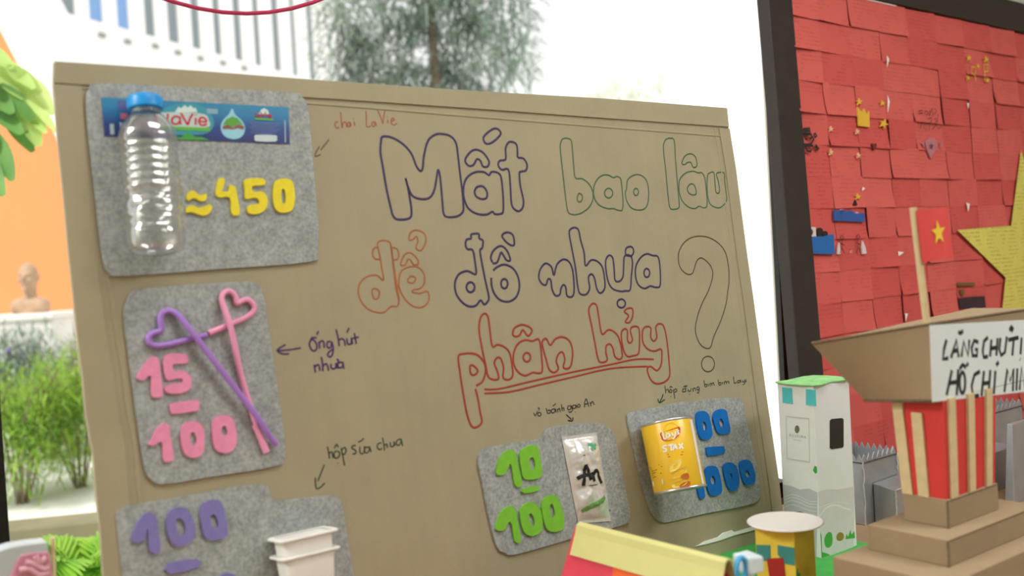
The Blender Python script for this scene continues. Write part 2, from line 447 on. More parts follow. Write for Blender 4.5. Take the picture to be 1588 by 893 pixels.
word(outl(Z5,
    [(535,690),(532,640),(522,590),(500,585),(492,565),(497,545),(515,540),(515,525),(530,520),(548,522),(550,540),(565,550),(562,580),(553,592),(562,650),(578,730),(590,785),(585,805),(570,817),(555,800),(535,822),(505,825),(475,805),(452,770),(448,725),(465,690),(500,677)],
    ell(513,745,17,21), ell(655,730,14,20),
    [(645,530),(665,515),(690,525),(697,560),(690,570),(668,560)]) +
    openl(Z5, [(600,705),(602,740),(615,775),(640,800),(675,805),(705,785),(718,745),(712,700),(690,665),(655,650),(625,660),(608,675)],
    [(605,640),(598,620),(610,590),(640,572),(665,590),(680,630),(665,632),(650,610),(640,600),(625,640),(605,645)]), INK_PUR, 'heading word outlined in purple marker', .0038)
word(outl(Z6,
    [(132,150),(140,125),(160,120),(178,130),(183,170),(188,230),(195,285),(225,290),(255,315),(270,355),(262,395),(235,425),(200,440),(170,435),(160,410),(152,350),(142,260),(134,190)],
    [(203,370),(210,352),(222,358),(224,375),(215,387),(205,382)],
    [(355,285),(335,275),(310,275),(285,295),(272,330),(275,370),(295,400),(330,415),(355,415),(375,422),(392,420),(395,380),(390,320),(385,290),(370,280)], ell(335,350,17,20),
    [(410,330),(415,295),(440,275),(470,275),(495,300),(503,350),(497,400),(475,420),(435,415),(412,385),(405,350)], ell(450,345,10,15)), INK_GRN, 'heading word outlined in thin green marker', .0027)
word(outl(Z6,
    [(565,150),(575,125),(595,120),(610,130),(615,200),(622,290),(630,380),(630,410),(610,418),(592,410),(583,350),(575,260),(567,190)],
    [(710,265),(690,258),(660,265),(635,290),(630,330),(640,375),(665,405),(695,415),(715,405),(735,412),(748,400),(745,340),(738,285),(725,265)],
    [(665,330),(678,312),(695,318),(703,350),(690,358),(672,350)],
    [(642,225),(655,195),(680,185),(700,200),(705,235),(690,242),(680,222),(665,222),(655,230)],
    [(750,280),(755,268),(775,262),(780,290),(785,345),(800,345),(795,300),(788,268),(818,265),(822,300),(828,350),(830,380),(815,402),(795,412),(765,400),(752,370),(748,320)]), INK_GRN, 'heading word outlined in thin green marker by the right edge', .0027)
word(outl(Z6,
    [(72,735),(55,730),(42,705),(48,670),(70,645),(95,660),(105,695),(118,650),(145,628),(170,640),(185,680),(190,760),(180,785),(160,780),(155,745),(145,735),(135,750),(130,775),(112,780),(98,755),(92,715),(80,712)],
    [(170,525),(172,505),(190,495),(208,505),(218,550),(232,600),(238,655),(260,632),(285,635),(308,660),(318,710),(318,750),(300,770),(285,750),(275,705),(262,690),(250,705),(255,750),(240,775),(215,772),(205,740),(195,660),(180,580)],
    [(322,640),(335,612),(352,622),(358,670),(362,715),(380,720),(395,700),(398,650),(402,615),(425,612),(435,640),(430,700),(425,755),(405,760),(385,762),(350,750),(330,710)],
    [(405,600),(410,580),(430,575),(440,592),(432,612),(412,612)], ell(388,813,17,18),
    [(520,612),(495,605),(470,620),(450,655),(448,700),(460,735),(485,750),(510,740),(530,745),(550,740),(552,690),(548,640),(540,615)], ell(495,685,12,18)), INK_PUR, 'long heading word outlined in purple marker', .0036)
q_px = Z6([(665,690),(640,670),(628,635),(632,590),(660,550),(700,532),(750,535),(795,560),(825,600),(838,660),(840,720)]) + Z7([(1425,0),(1415,70),(1390,150),(1355,230),(1340,280),(1315,285),(1285,260),(1265,200),(1275,130),(1300,60),(1330,0)]) + Z6([(772,695),(765,660),(745,635),(722,622),(705,635),(693,670),(685,688)])
word([(q_px, True, True), (Z7(ell(1327,363,32,38)), True, True)], INK_DRK, 'large question mark outlined in dark brown', .0024)
word(outl(Z7,
    [(200,200),(205,140),(225,115),(243,130),(252,190),(265,275),(290,268),(325,280),(350,310),(362,370),(365,420),(345,440),(318,430),(320,380),(305,335),(285,335),(275,360),(290,400),(295,435),(270,440),(245,425),(232,370),(215,290)],
    [(155,375),(170,370),(193,395),(180,415),(160,412)],
    [(460,250),(425,245),(390,265),(370,310),(370,360),(390,400),(425,420),(465,405),(485,408),(510,400),(508,330),(500,260),(490,240),(475,245)], ell(435,330,18,22),
    [(365,215),(375,185),(410,170),(445,180),(460,200),(440,225),(415,195),(400,220),(380,228)],
    [(510,260),(530,238),(550,270),(575,240),(610,230),(645,250),(660,300),(655,360),(640,385),(615,380),(622,340),(610,305),(590,315),(580,350),(590,385),(570,405),(545,390),(530,340)]) +
    openl(Z7, [(185,470),(215,450),(230,410),(228,365),(200,325),(170,312),(130,312),(98,325),(105,400),(120,500),(138,600),(160,665),(185,675),(213,650),(205,600),(195,540),(182,485)]), INK_RED, 'lower heading word outlined in red marker', .0036)
word(outl(Z7,
    [(740,105),(748,75),(765,65),(780,80),(790,140),(805,215),(835,195),(865,205),(890,240),(905,320),(890,340),(868,325),(860,290),(845,265),(825,275),(825,310),(830,345),(800,355),(785,335),(770,260),(755,180)],
    [(900,215),(915,190),(930,200),(930,240),(940,260),(955,245),(945,200),(955,180),(985,185),(990,250),(985,310),(960,322),(930,325),(910,290)],
    [(915,105),(930,90),(955,92),(955,130),(940,158),(920,155),(935,130),(930,118)],
    [(1005,250),(1005,200),(1020,180),(1045,185),(1045,230),(1060,250),(1075,230),(1070,180),(1090,165),(1110,180),(1125,250),(1135,350),(1138,420),(1115,450),(1075,460),(1045,440),(1028,390),(1045,375),(1075,395),(1095,370),(1100,320),(1095,290),(1060,300),(1025,285)]), INK_RED, 'last heading word outlined in red marker', .0036)
word(openl(Z7, [(225,488),(300,485),(450,450),(650,405),(850,365),(970,340),(1060,340)], [(225,508),(350,500),(500,465),(650,430),(850,385),(1030,375)]), INK_RED, 'double red underline', .0032, 'underline')

def note(Z, strokes, m, label, w, name='handwriting'):
    return word([(Z(s), False, len(s) > 2) for s in strokes], m, label, w, name)
Z = zoomed(420, 160, 6.108)
note(Z, [[(635,175),(610,185),(608,215),(625,235),(645,228)],[(660,85),(668,160),(675,235)],[(675,235),(685,190),(705,175),(715,200),(718,228)],[(750,180),(730,185),(728,215),(745,222),(752,185),(760,220)],[(790,175),(795,215)],[(785,148),(787,155)],[(900,75),(905,140),(908,220),(945,215)],[(985,175),(962,180),(958,210),(978,218),(990,180),(1000,215)],[(1010,65),(1040,130),(1060,195)],[(1060,195),(1070,130),(1080,65)],[(1105,155),(1110,190)],[(1103,128),(1105,134)],[(1140,170),(1170,160),(1155,140),(1140,160),(1145,195),(1170,205),(1195,190)]], INK_RST, 'rust coloured handwriting naming the water bottle', .0017)
note(Z, [[(550,345),(510,395),(470,445)],[(460,410),(430,460),(418,500),(440,500),(470,485)]], INK_BRN, 'brown arrow', .0017, 'drawn_arrow')
Z = zoomed(420, 490, 8.117)
note(Z, [[(535,290),(500,310),(485,360),(510,420),(545,440),(575,410),(575,350),(545,310),(530,292)],[(500,300),(515,275),(540,270),(575,275)],[(600,190),(578,235)],[(605,320),(615,410)],[(610,340),(640,310),(665,330),(672,400)],[(750,320),(715,325),(705,370),(725,400),(755,390),(765,320)],[(765,320),(785,400),(775,480),(745,515),(715,490),(735,450),(790,410)],[(820,165),(845,270),(860,380)],[(850,310),(890,285),(925,310),(935,375)],[(955,280),(965,345),(995,355),(1015,330),(1015,270),(1025,355)],[(985,150),(955,210)],[(1050,215),(1065,290),(1075,350)],[(1030,280),(1105,265)],[(545,610),(560,710)],[(555,640),(590,610),(610,640),(615,690)],[(635,515),(650,600),(655,690)],[(655,630),(690,600),(715,630),(725,690)],[(755,600),(760,650),(790,665),(815,640),(820,590),(830,660)],[(830,540),(850,560),(845,590)],[(895,580),(850,590),(845,640),(880,650),(905,620),(905,575),(920,665)]], INK_VIO, 'violet handwriting beside the straws', .0027)
note(Z, [[(375,400),(230,425),(80,435)],[(185,360),(130,390),(80,435),(150,475),(230,475)]], INK_VIO, 'violet arrow', .0026, 'drawn_arrow')
Z = zoomed(470, 660, 7.444)
note(Z, [[(280,240),(295,310),(305,380)],[(300,320),(325,300),(340,330),(345,375)],[(385,290),(360,310),(358,350),(380,375),(415,355),(420,310),(395,290)],[(360,260),(385,215),(405,250)],[(396,432),(404,436)],[(440,260),(460,360),(480,460)],[(445,280),(480,250),(495,290),(475,330),(450,320)],[(605,225),(570,235),(565,260),(605,285),(605,320),(570,325)],[(655,240),(655,300),(680,325),(710,290),(705,235)],[(635,185),(660,180),(680,165),(700,145)],[(760,250),(720,250),(705,295),(735,315),(765,280),(765,240),(785,305)],[(900,195),(865,210),(855,250),(885,275),(910,260)],[(915,135),(930,210),(940,285)],[(940,230),(965,210),(975,255)],[(1005,190),(1010,235),(1035,240),(1050,215),(1050,180),(1060,230)],[(1130,155),(1090,165),(1075,210),(1105,225),(1130,190),(1130,150),(1150,235)]], INK_DGR, 'dark green handwriting naming the yogurt cups', .002)
note(Z, [[(245,450),(205,550),(170,640)],[(140,600),(150,720),(200,710),(250,660)]], INK_DGR, 'dark green arrow', .002, 'drawn_arrow')
Z = zoomed(800, 580, 4.179)
note(Z, [[(115,250),(125,270),(140,240)],ell(152,260,11,12)+[(163,260)],[(142,217),(151,222),(148,235)],[(195,220),(205,255)],[(205,235),(222,235),(220,252),(205,255)],[(250,225),(232,230),(232,250),(248,248),(255,225),(260,248)],[(258,192),(238,208)],[(268,225),(272,248)],[(272,232),(282,222),(288,245)],[(295,195),(300,240)],[(300,224),(310,218),(312,238)],[(355,205),(338,208),(335,228),(352,228),(358,205),(365,235),(352,248),(340,242)],[(385,200),(368,205),(370,222),(385,220),(390,200),(395,220)],[(383,244),(387,247)],ell(408,205,8,10)+[(416,205)],[(445,215),(445,185),(455,160),(465,185),(472,210)],[(445,196),(470,190)],[(480,180),(487,208)],[(485,192),(497,178),(508,200)]], INK_BLK, 'small black handwriting naming the rice cake wrapper', .0017)
note(Z, [[(325,262),(345,280),(360,295)],[(335,300),(365,303),(370,280)]], INK_BLK, 'small dark arrow', .0022, 'drawn_arrow')
note(Z, [[(965,75),(972,125)],[(972,107),(985,98),(990,120)],ell(1003,110,8,10)+[(1011,110)],[(995,88),(1005,80),(1013,88)],[(1001,144),(1005,146)],[(1020,100),(1030,160)],[(1022,105),(1038,95),(1042,110),(1028,118)],[(1098,70),(1102,115)],[(1098,95),(1082,98),(1080,115),(1098,112)],[(1085,82),(1112,75)],[(1115,95),(1118,110),(1132,108),(1135,90)],[(1123,129),(1127,131)],[(1145,92),(1150,112)],[(1148,96),(1160,90),(1165,108)],[(1185,82),(1172,88),(1175,102),(1185,98),(1188,85),(1185,120),(1172,118)],[(1218,40),(1224,82)],[(1222,68),(1236,66),(1236,80),(1224,82)],[(1245,60),(1248,78)],[(1255,60),(1260,78)],[(1258,66),(1266,58),(1270,76)],[(1270,64),(1280,56),(1286,74)],[(1310,35),(1316,72)],[(1314,58),(1328,55),(1328,68),(1316,72)],[(1338,50),(1341,66)],[(1348,50),(1352,66)],[(1350,55),(1360,46),(1364,64)],[(1364,54),(1376,46),(1382,62)],[(1410,15),(1415,58),(1430,52)],[(1450,40),(1436,44),(1438,56),(1450,52),(1455,38),(1458,54)],[(1465,38),(1470,52),(1480,46)],[(1480,36),(1482,60),(1470,70)],[(1492,34),(1486,42),(1493,48),(1487,54)]], INK_DGR, 'dark green handwriting naming the chips can', .0018)
note(Z, [[(955,130),(945,155),(932,183)],[(920,160),(930,185),(965,165)]], INK_DGR, 'dark green arrow', .0024, 'drawn_arrow')

# ------------------------------------------------------------------ felt pads with their digits
PADT = .004
def pad(pts, label, k=3):
    q = crom([bl(*p, .003) for p in pts], True, k)
    mb = MB().prism([q], .0006, PADT)
    return put('felt_pad', mb, FELT, None, BF, bevel=.001, label=label, category='felt pad', group='grey felt pads on the cardboard board')
def digit(pd, Z, outer, inner, m, label, name='digit', k=3):
    loops = [crom([bl(*p, PADT + .003) for p in Z(outer)], True, k)]
    if inner: loops.append(crom([bl(*p, PADT + .003) for p in Z(inner)], True, k))
    put(name, MB().prism(loops, PADT - .0002, PADT + .0035), m, pd, BF, bevel=.0008, label=label)

p1 = pad([(133,160),(137,138),(158,129),(300,136),(448,143),(468,150),(478,172),(484,240),(489,300),(493,345),(492,390),(480,406),(340,417),(190,428),(170,423),(159,402),(148,310),(138,220)], 'largest grey felt pad at the top left of the board, behind the water bottle')
Z2 = zoomed(130, 120, 2.791)
digit(p1, Z2, [(443,520),(450,500),(475,490),(500,510),(530,505),(528,530),(505,535),(480,522),(455,532)], None, YEL, 'upper yellow wave of the approximately sign', 'approximately_sign')
digit(p1, Z2, [(443,585),(447,560),(475,555),(500,565),(540,550),(555,560),(545,585),(520,598),(490,590),(465,583)], None, YEL, 'lower yellow wave of the approximately sign', 'approximately_sign')
digit(p1, Z2, [(585,437),(610,440),(605,470),(598,492),(625,492),(630,467),(655,475),(665,520),(675,590),(640,590),(632,520),(590,520),(572,505),(575,470)], None, YEL, 'yellow felt 4')
digit(p1, Z2, [(697,442),(775,438),(782,465),(730,470),(735,495),(775,495),(795,525),(790,565),(760,588),(720,590),(705,570),(720,552),(755,548),(758,530),(740,520),(700,525),(697,480)], None, YEL, 'yellow felt 5')
digit(p1, Z2, [(820,475),(835,445),(870,438),(900,448),(912,490),(912,540),(900,575),(865,585),(835,575),(820,540)], [(855,490),(870,488),(873,540),(858,542)], YEL, 'yellow felt 0')

Z3 = zoomed(160, 420, 2.626)
p2 = pad(Z3([(85,190),(90,140),(110,92),(160,72),(400,53),(585,44),(628,58),(650,95),(680,280),(712,500),(740,700),(738,765),(700,795),(440,838),(245,868),(200,852),(170,808),(140,620),(110,400)]), 'grey felt pad under the two heart shaped straws')
digit(p2, Z3, [(165,385),(190,355),(215,350),(228,370),(235,430),(243,500),(225,515),(200,510),(195,470),(192,425),(165,445),(142,440),(140,425)], None, PNK, 'pink felt 1')
digit(p2, Z3, [(250,345),(335,340),(342,375),(285,380),(290,408),(325,405),(355,430),(360,465),(340,490),(300,500),(260,495),(250,475),(280,460),(318,455),(322,440),(300,438),(255,440)], None, PNK, 'pink felt 5')
digit(p2, Z3, [(272,555),(280,540),(375,525),(390,535),(390,560),(380,570),(290,582),(278,575)], None, PNK, 'pink felt dash', 'dash')
digit(p2, Z3, [(195,690),(220,640),(250,620),(268,630),(275,680),(288,760),(275,775),(250,775),(243,740),(238,695),(205,712),(185,705)], None, PNK, 'lower pink felt 1')
digit(p2, Z3, [(315,670),(325,630),(350,612),(385,615),(408,640),(412,690),(405,740),(375,760),(345,755),(325,730)], [(355,665),(370,658),(380,690),(370,710),(358,700)], PNK, 'first pink felt 0')
digit(p2, Z3, [(443,640),(450,605),(480,588),(515,592),(535,620),(543,680),(535,720),(505,740),(470,735),(450,710)], [(482,640),(498,632),(505,660),(495,672),(483,665)], PNK, 'second pink felt 0')

Z4 = zoomed(170, 740, 4.072)
p3 = pad(Z4([(42,275),(52,215),(85,188),(300,150),(600,95),(830,52),(975,48),(998,58),(1012,108),(1040,148),(1150,138),(1385,115),(1440,130),(1468,185),(1500,380),(1540,623),(1610,1000),(1590,1080),(1200,1160),(300,1300),(200,1270),(150,1180),(100,800)]), 'grey felt pad with purple digits at the bottom left, behind the white yogurt cups')
digit(p3, Z4, [(150,345),(200,250),(240,225),(280,230),(295,270),(320,465),(260,470),(245,420),(240,320),(225,380),(195,405),(150,410)], None, PUR, 'purple felt 1')
digit(p3, Z4, [(358,300),(375,220),(430,190),(490,200),(525,270),(540,340),(520,400),(450,437),(400,420),(370,370)], [(420,270),(450,262),(475,300),(475,350),(445,370),(425,330)], PUR, 'left purple felt 0')
digit(p3, Z4, [(570,220),(590,165),(650,143),(700,155),(725,220),(745,330),(730,375),(650,397),(600,375),(580,300)], [(635,245),(660,235),(680,265),(685,310),(650,315),(638,280)], PUR, 'right purple felt 0')
digit(p3, Z4, [(370,545),(550,518),(560,565),(380,610)], None, PUR, 'purple felt dash', 'dash', 2)
digit(p3, Z4, [(682,660),(700,622),(750,605),(795,625),(812,700),(818,800),(770,840),(712,830),(690,760)], [(735,690),(760,680),(775,720),(775,765),(745,770)], PUR, 'lower purple felt 0 cut by the frame')

Z8 = zoomed(720, 580, 2.854)
p4 = pad(Z8([(60,395),(72,345),(115,322),(250,300),(325,287),(345,268),(370,240),(440,226),(560,215),(612,222),(650,250),(670,300),(700,450),(730,590),(728,640),(700,668),(450,735),(230,797),(180,790),(145,765),(110,640),(75,460)]), 'grey felt pad with green digits under the silver wrapper')
digit(p4, Z8, [(145,410),(165,360),(200,335),(225,345),(235,390),(255,485),(225,492),(210,410),(200,400),(180,440),(147,445)], None, GRN, 'upper green felt 1')
digit(p4, Z8, [(245,370),(255,335),(300,315),(325,325),(340,400),(342,450),(310,465),(265,462),(252,420)], [(288,375),(305,370),(315,410),(300,425),(290,400)], GRN, 'upper green felt 0')
digit(p4, Z8, [(258,508),(325,495),(328,515),(265,527)], None, GRN, 'green felt dash', 'dash', 2)
digit(p4, Z8, [(140,670),(165,610),(200,585),(225,595),(235,650),(250,735),(225,740),(210,665),(195,655),(175,690),(145,690)], None, GRN, 'lower green felt 1')
digit(p4, Z8, [(245,610),(270,575),(310,570),(340,610),(345,680),(325,708),(290,715),(260,690)], [(285,625),(298,618),(312,650),(308,675),(295,660)], GRN, 'lower left green felt 0')
digit(p4, Z8, [(342,590),(350,555),(385,535),(415,550),(438,620),(438,680),(405,697),(370,690),(352,650)], [(378,585),(390,575),(402,620),(390,640),(380,610)], GRN, 'lower right green felt 0')

p5 = pad(Z8([(722,200),(735,170),(860,145),(975,121),(1010,128),(1060,112),(1195,105),(1230,120),(1240,180),(1285,370),(1308,510),(1300,555),(1250,580),(1050,620),(900,655),(855,645),(825,605),(790,500),(745,310)]), 'grey felt pad with blue digits behind the yellow chips can')
Z9 = zoomed(980, 630, 5.252)
digit(p5, Z9, [(523,90),(535,50),(580,38),(620,60),(640,130),(655,220),(640,260),(600,272),(560,260),(535,190)], [(575,140),(590,125),(608,160),(602,200),(585,190)], BLU, 'upper left blue felt 0')
digit(p5, Z9, [(660,90),(680,40),(730,22),(770,40),(785,110),(800,190),(785,220),(730,228),(695,210),(670,140)], [(710,115),(725,100),(748,135),(742,170),(722,165)], BLU, 'upper right blue felt 0')
digit(p5, Z9, [(607,345),(620,332),(740,325),(752,340),(748,385),(630,402),(612,385)], None, BLU, 'blue felt dash', 'dash', 2)
digit(p5, Z9, [(593,540),(610,500),(650,483),(695,500),(720,580),(733,680),(715,715),(670,728),(630,710),(605,620)], [(640,590),(660,565),(678,600),(675,635),(650,630)], BLU, 'lower left blue felt 0')
digit(p5, Z9, [(742,500),(765,465),(805,458),(850,490),(872,570),(870,650),(845,682),(810,688),(780,660),(755,580)], [(797,556),(808,548),(818,580),(806,596)], BLU, 'lower middle blue felt 0')
digit(p5, Z9, [(875,470),(890,445),(930,435),(970,455),(1000,540),(1003,600),(985,630),(935,643),(905,610),(885,540)], [(922,540),(938,520),(962,560),(955,580),(932,570)], BLU, 'lower right blue felt 0')
digit(p5, Z9, [(500,565),(545,545),(570,600),(595,730),(570,752),(548,738),(535,680),(522,610)], None, BLU, 'blue felt 1 half hidden by the can')

# ------------------------------------------------------------------ things fixed to the felt pads
def grad_mat(name, stops, axis=1, rough=.4, metal=0):
    m = bpy.data.materials.new(name); m.use_nodes = True
    nt = m.node_tree; p = nt.nodes['Principled BSDF']; N = nt.nodes.new; L = nt.links.new
    tc = N('ShaderNodeTexCoord'); sx = N('ShaderNodeSeparateXYZ'); L(tc.outputs['Generated'], sx.inputs[0])
    rp = N('ShaderNodeValToRGB')
    while len(rp.color_ramp.elements) < len(stops): rp.color_ramp.elements.new(.5)
    for e, (pos, c) in zip(rp.color_ramp.elements, stops): e.position = pos; e.color = srgb(c)
    L(sx.outputs[axis], rp.inputs['Fac']); L(rp.outputs['Color'], p.inputs['Base Color'])
    p.inputs['Roughness'].default_value = rough; p.inputs['Metallic'].default_value = metal
    return m
def clear_plastic(name, tint, gloss=.12, haze=.06):
    m = bpy.data.materials.new(name); m.use_nodes = True
    nt = m.node_tree; nt.nodes.clear(); N = nt.nodes.new; L = nt.links.new
    out = N('ShaderNodeOutputMaterial'); tr = N('ShaderNodeBsdfTransparent'); tr.inputs[0].default_value = (*tint, 1)
    gl = N('ShaderNodeBsdfGlossy'); gl.inputs['Roughness'].default_value = .08
    df = N('ShaderNodeBsdfDiffuse'); df.inputs[0].default_value = (.9, .93, .95, 1)
    lw = N('ShaderNodeLayerWeight'); lw.inputs['Blend'].default_value = .35
    ma = N('ShaderNodeMath'); ma.operation = 'MULTIPLY_ADD'; ma.inputs[1].default_value = .55; ma.inputs[2].default_value = gloss
    L(lw.outputs['Facing'], ma.inputs[0])
    m1 = N('ShaderNodeMixShader'); m1.inputs[0].default_value = haze; L(tr.outputs[0], m1.inputs[1]); L(df.outputs[0], m1.inputs[2])
    m2 = N('ShaderNodeMixShader'); L(ma.outputs[0], m2.inputs[0]); L(m1.outputs[0], m2.inputs[1]); L(gl.outputs[0], m2.inputs[2])
    L(m2.outputs[0], out.inputs[0])
    return m
CLEAR = clear_plastic('clear_bottle_plastic', (.97, .98, .98), .2, .07)
CAPBLUE = mat('blue_cap_plastic', (34, 150, 226), .35, vary=.04)
def axis_frame(b, t):
    b, t = Vector(b), Vector(t); z = (t - b).normalized()
    x = (Vector((1, 0, 0)) - z.x * z).normalized()
    return frame(b, x, z.cross(x), z), (t - b).length

# the printed label peeled off the bottle
Z10 = zoomed(150, 130, 5.122)
SH = PADT + .0012
lab = thing('bottle_label', 'blue printed plastic water label stretched out flat behind the bottle neck', 'label', (*bl(300, 187, SH), PADT), BF)
def lplate(name, pts, m, z, label=None, k=0, inner=None):
    q = [bl(*p, SH) for p in Z10(pts)]
    loops = [crom(q, True, k) if k else q]
    if inner: loops.append([bl(*p, SH) for p in Z10(inner)])
    return put(name, MB().prism(loops, z, z + .0002), m, lab, BF, label=label)
LBLUE = grad_mat('label_blue_print', [(0, (18, 34, 104)), (.35, (22, 58, 136)), (.75, (16, 120, 172)), (1, (24, 132, 172))])
sh = MB()
cs = [bl(*p, SH) for p in Z10([(62, 415), (1535, 480), (1525, 185), (38, 105)])]
def lsheet(s, t):
    a = Vector(cs[0]).lerp(Vector(cs[1]), s); b2 = Vector(cs[3]).lerp(Vector(cs[2]), s); c = a.lerp(b2, t)
    return (c.x, c.y, PADT + .0008 + .0002 * math.sin(23 * s))
sh.grid(lsheet, 60, 6)
n0 = len(sh.v); sh.grid(lambda s, t: Vector(lsheet(s, t)) - Vector((0, 0, .0002)), 60, 6)
put('label_sheet', sh, LBLUE, lab, BF)
z0 = PADT + .0012
lplate('glow_print', [(470,330),(520,210),(640,160),(800,160),(900,230),(930,330),(850,400),(600,400)], flat('pale_teal_print', (52, 148, 168), .4), z0 - .0001, None, 4)
lplate('mountain_print', [(620,225),(650,180),(668,195),(700,168),(722,190),(745,170),(770,195),(785,190),(800,225)], flat('mountain_white', (206, 226, 222), .4), z0 + .0001, 'white mountain peaks')
lplate('logo_panel', [(480,240),(660,225),(850,240),(890,290),(880,345),(620,345),(500,335)], flat('logo_panel_white', (190, 208, 206), .4), z0 + .0002, None, 3)
lplate('green_band', [(520,335),(905,350),(900,376),(680,370),(520,352)], flat('label_green', (92, 180, 62), .4), z0 + .0004, 'green band under the logo')
lplate('hill_print', [(560,440),(620,420),(670,425),(720,385),(780,420),(840,425),(895,450)], flat('hill_green', (64, 160, 58), .4), z0 + .0003, 'green hills')
LOGO_RED = flat('logo_red', (196, 30, 52), .4)
def lstroke(loops, w, z, m, name, label=None):
    mb = MB()
    for l in loops: mb.ribbon(crom([bl(*p, SH) for p in Z10(l)], False, 4) if len(l) > 2 else [bl(*p, SH) for p in Z10(l)], w, z, .0002)
    return put(name, mb, m, lab, BF, label=label)
lstroke([[(470,235),(474,315)],[(565,238),(562,290),(572,306)],[(652,265),(620,258),(596,285),(605,315),(640,318),(660,295)],[(660,258),(662,300),(668,325)],[(668,232),(700,290),(722,328)],[(722,328),(740,275),(762,238)],[(786,272),(784,325)],[(786,246),(787,252)],[(812,298),(868,300),(858,275),(830,268),(812,290),(818,318),(845,330),(872,318)]], .0028, z0 + .0006, LOGO_RED, 'logo_lettering', 'red brand name lettering')
lplate('drop_print', [(1075,195),(1100,245),(1150,290),(1178,350),(1160,410),(1110,438),(1040,430),(995,390),(985,330),(1010,280),(1050,240)], flat('drop_blue', (150, 206, 226), .4), z0, 'pale blue water drop', 3)
lplate('drop_leaf', [(1000,325),(1030,280),(1078,258),(1120,275),(1165,330),(1120,318),(1080,345),(1040,325)], flat('leaf_green', (86, 160, 50), .4), z0 + .0002, 'green leaves in the drop')
lplate('drop_soil', [(1000,335),(1040,325),(1080,348),(1120,322),(1172,338),(1165,365),(1120,352),(1078,362),(1040,358),(1000,360)], flat('soil_brown', (140, 78, 56), .4), z0 + .0003, 'brown band in the drop')
lplate('small_mountain', [(1285,240),(1305,205),(1330,192),(1358,210),(1370,240)], flat('mountain_white', (206, 226, 222), .4), z0 + .0001)
lstroke([[(1262,230),(1262,262)],[(1292,245),(1278,250),(1280,264),(1294,262),(1296,245)],[(1300,222),(1320,268)],[(1320,268),(1342,222)],[(1352,242),(1352,266)],[(1364,255),(1386,256),(1376,244),(1364,254),(1372,268),(1388,264)]], .0014, z0 + .0005, LOGO_RED, 'logo_lettering', 'small red brand name')
lplate('green_band', [(1255,270),(1400,278),(1398,292),(1255,284)], flat('label_green', (92, 180, 62), .4), z0 + .0003)
tx = MB()
for i in range(8):
    y = 305 + i * 12; a, b2 = 1212 + 8 * (i % 3), 1455 - 14 * (i % 4)
    tx.ribbon([bl(*p, SH) for p in Z10([(a, y + 2), (b2, y + 12)])], .0009, z0, .0002)
put('small_print', tx, flat('small_print_pale', (116, 132, 190), .5), lab, BF)
lplate('barcode_panel', [(1262,405),(1420,408),(1430,430),(1420,458),(1265,455),(1255,430)], flat('panel_white', (196, 214, 216), .4), z0, 'white panel', 2)
lplate('side_mark', [(103,318),(135,318),(140,402),(108,402)], flat('mark_white', (176, 196, 206), .4), z0)
lplate('side_mark', [(180,305),(235,310),(235,355),(185,352)], flat('mark_white', (176, 196, 206), .4), z0)
lplate('side_mark', [(188,232),(245,236),(245,285),(190,280)], flat('mark_pink', (206, 112, 130), .4), z0)
lplate('side_mark', [(165,130),(250,140),(250,220),(168,215)], flat('mark_violet', (84, 96, 150), .4), z0)
lplate('side_mark', [(872,195),(962,200),(960,240),(875,235)], flat('mark_grey', (132, 168, 190), .4), z0)
lplate('edge_line', [(1490,290),(1498,290),(1502,465),(1494,465)], flat('mark_white', (176, 196, 206), .4), z0)

# the bottle
br = .0365
B0, B1 = bl(243, 391, br + PADT), bl(227, 147, br + PADT)
BTF, BH = axis_frame((*B0, br + PADT), (*B1, br + PADT - .008))
BTF = BF @ BTF
bo = thing('plastic_bottle', 'empty clear ribbed water bottle with blue cap on the top left felt pad', 'bottle', (*B0, br + PADT), BF)
prof = [(.004, .006), (.02, .002), (.027, 0), (.0325, .004), (.0355, .012), (.036, .03), (.0345, .034)]
for i in range(3): prof += [(.0335, .037 + i * .012), (.0355, .042 + i * .012), (.0335, .047 + i * .012)]
prof += [(.032, .076), (.0325, .082)]
for i in range(6):
    h = .084 + i * .0118
    prof += [(.0335, h), (.0362, h + .004), (.0362, h + .0065), (.0337, h + .0105)]
prof += [(.0362, .157), (.0366, .163), (.0345, .174), (.029, .186), (.0215, .1965), (.0158, .2), (.015, .204), (.0172, .2045), (.0172, .2065), (.015, .207)]
k = (BH - .017) / .207
prof = [(a, h * k) for a, h in prof]
bm_ = MB()
def bottle_r():
    n = 48; vs = []; fs = []
    for a, h in prof:
        for q in range(n):
            th = 2 * math.pi * q / n
            rr = a
            if .034 < h < .076: rr = a + .0013 * math.sin(6 * th + 140 * h) * math.sin(260 * h)
            elif .082 < h < .155: rr = a + .0005 * math.cos(12 * th)
            elif h < .012: rr = a * (1 + .04 * math.cos(5 * th))
            vs.append(BTF @ Vector((rr * math.cos(th), rr * math.sin(th), h)))
    for i in range(len(prof) - 1):
        for q in range(n):
            fs.append((i * n + q, i * n + (q + 1) % n, (i + 1) * n + (q + 1) % n, (i + 1) * n + q))
    return vs, fs
bm_.add(*bottle_r(), True)
inv_bf = BF.inverted()
bm_.v = [inv_bf @ p for p in bm_.v]
put('bottle_body', bm_, CLEAR, bo, BF)
ch = BH - .017
cp = MB()
n = 60; vs = []; fs = []
for a, h, rg in ((.0165, ch - .001, 0), (.0218, ch - .0005, 0), (.0222, ch + .001, 1), (.0222, ch + .0125, 1), (.0208, ch + .0155, 0), (.018, ch + .0168, 0), (.004, ch + .017, 0)):
    for q in range(n):
        rr = a - (.0006 if rg and q % 2 else 0); th = 2 * math.pi * q / n
        vs.append(inv_bf @ (BTF @ Vector((rr * math.cos(th), rr * math.sin(th), h))))
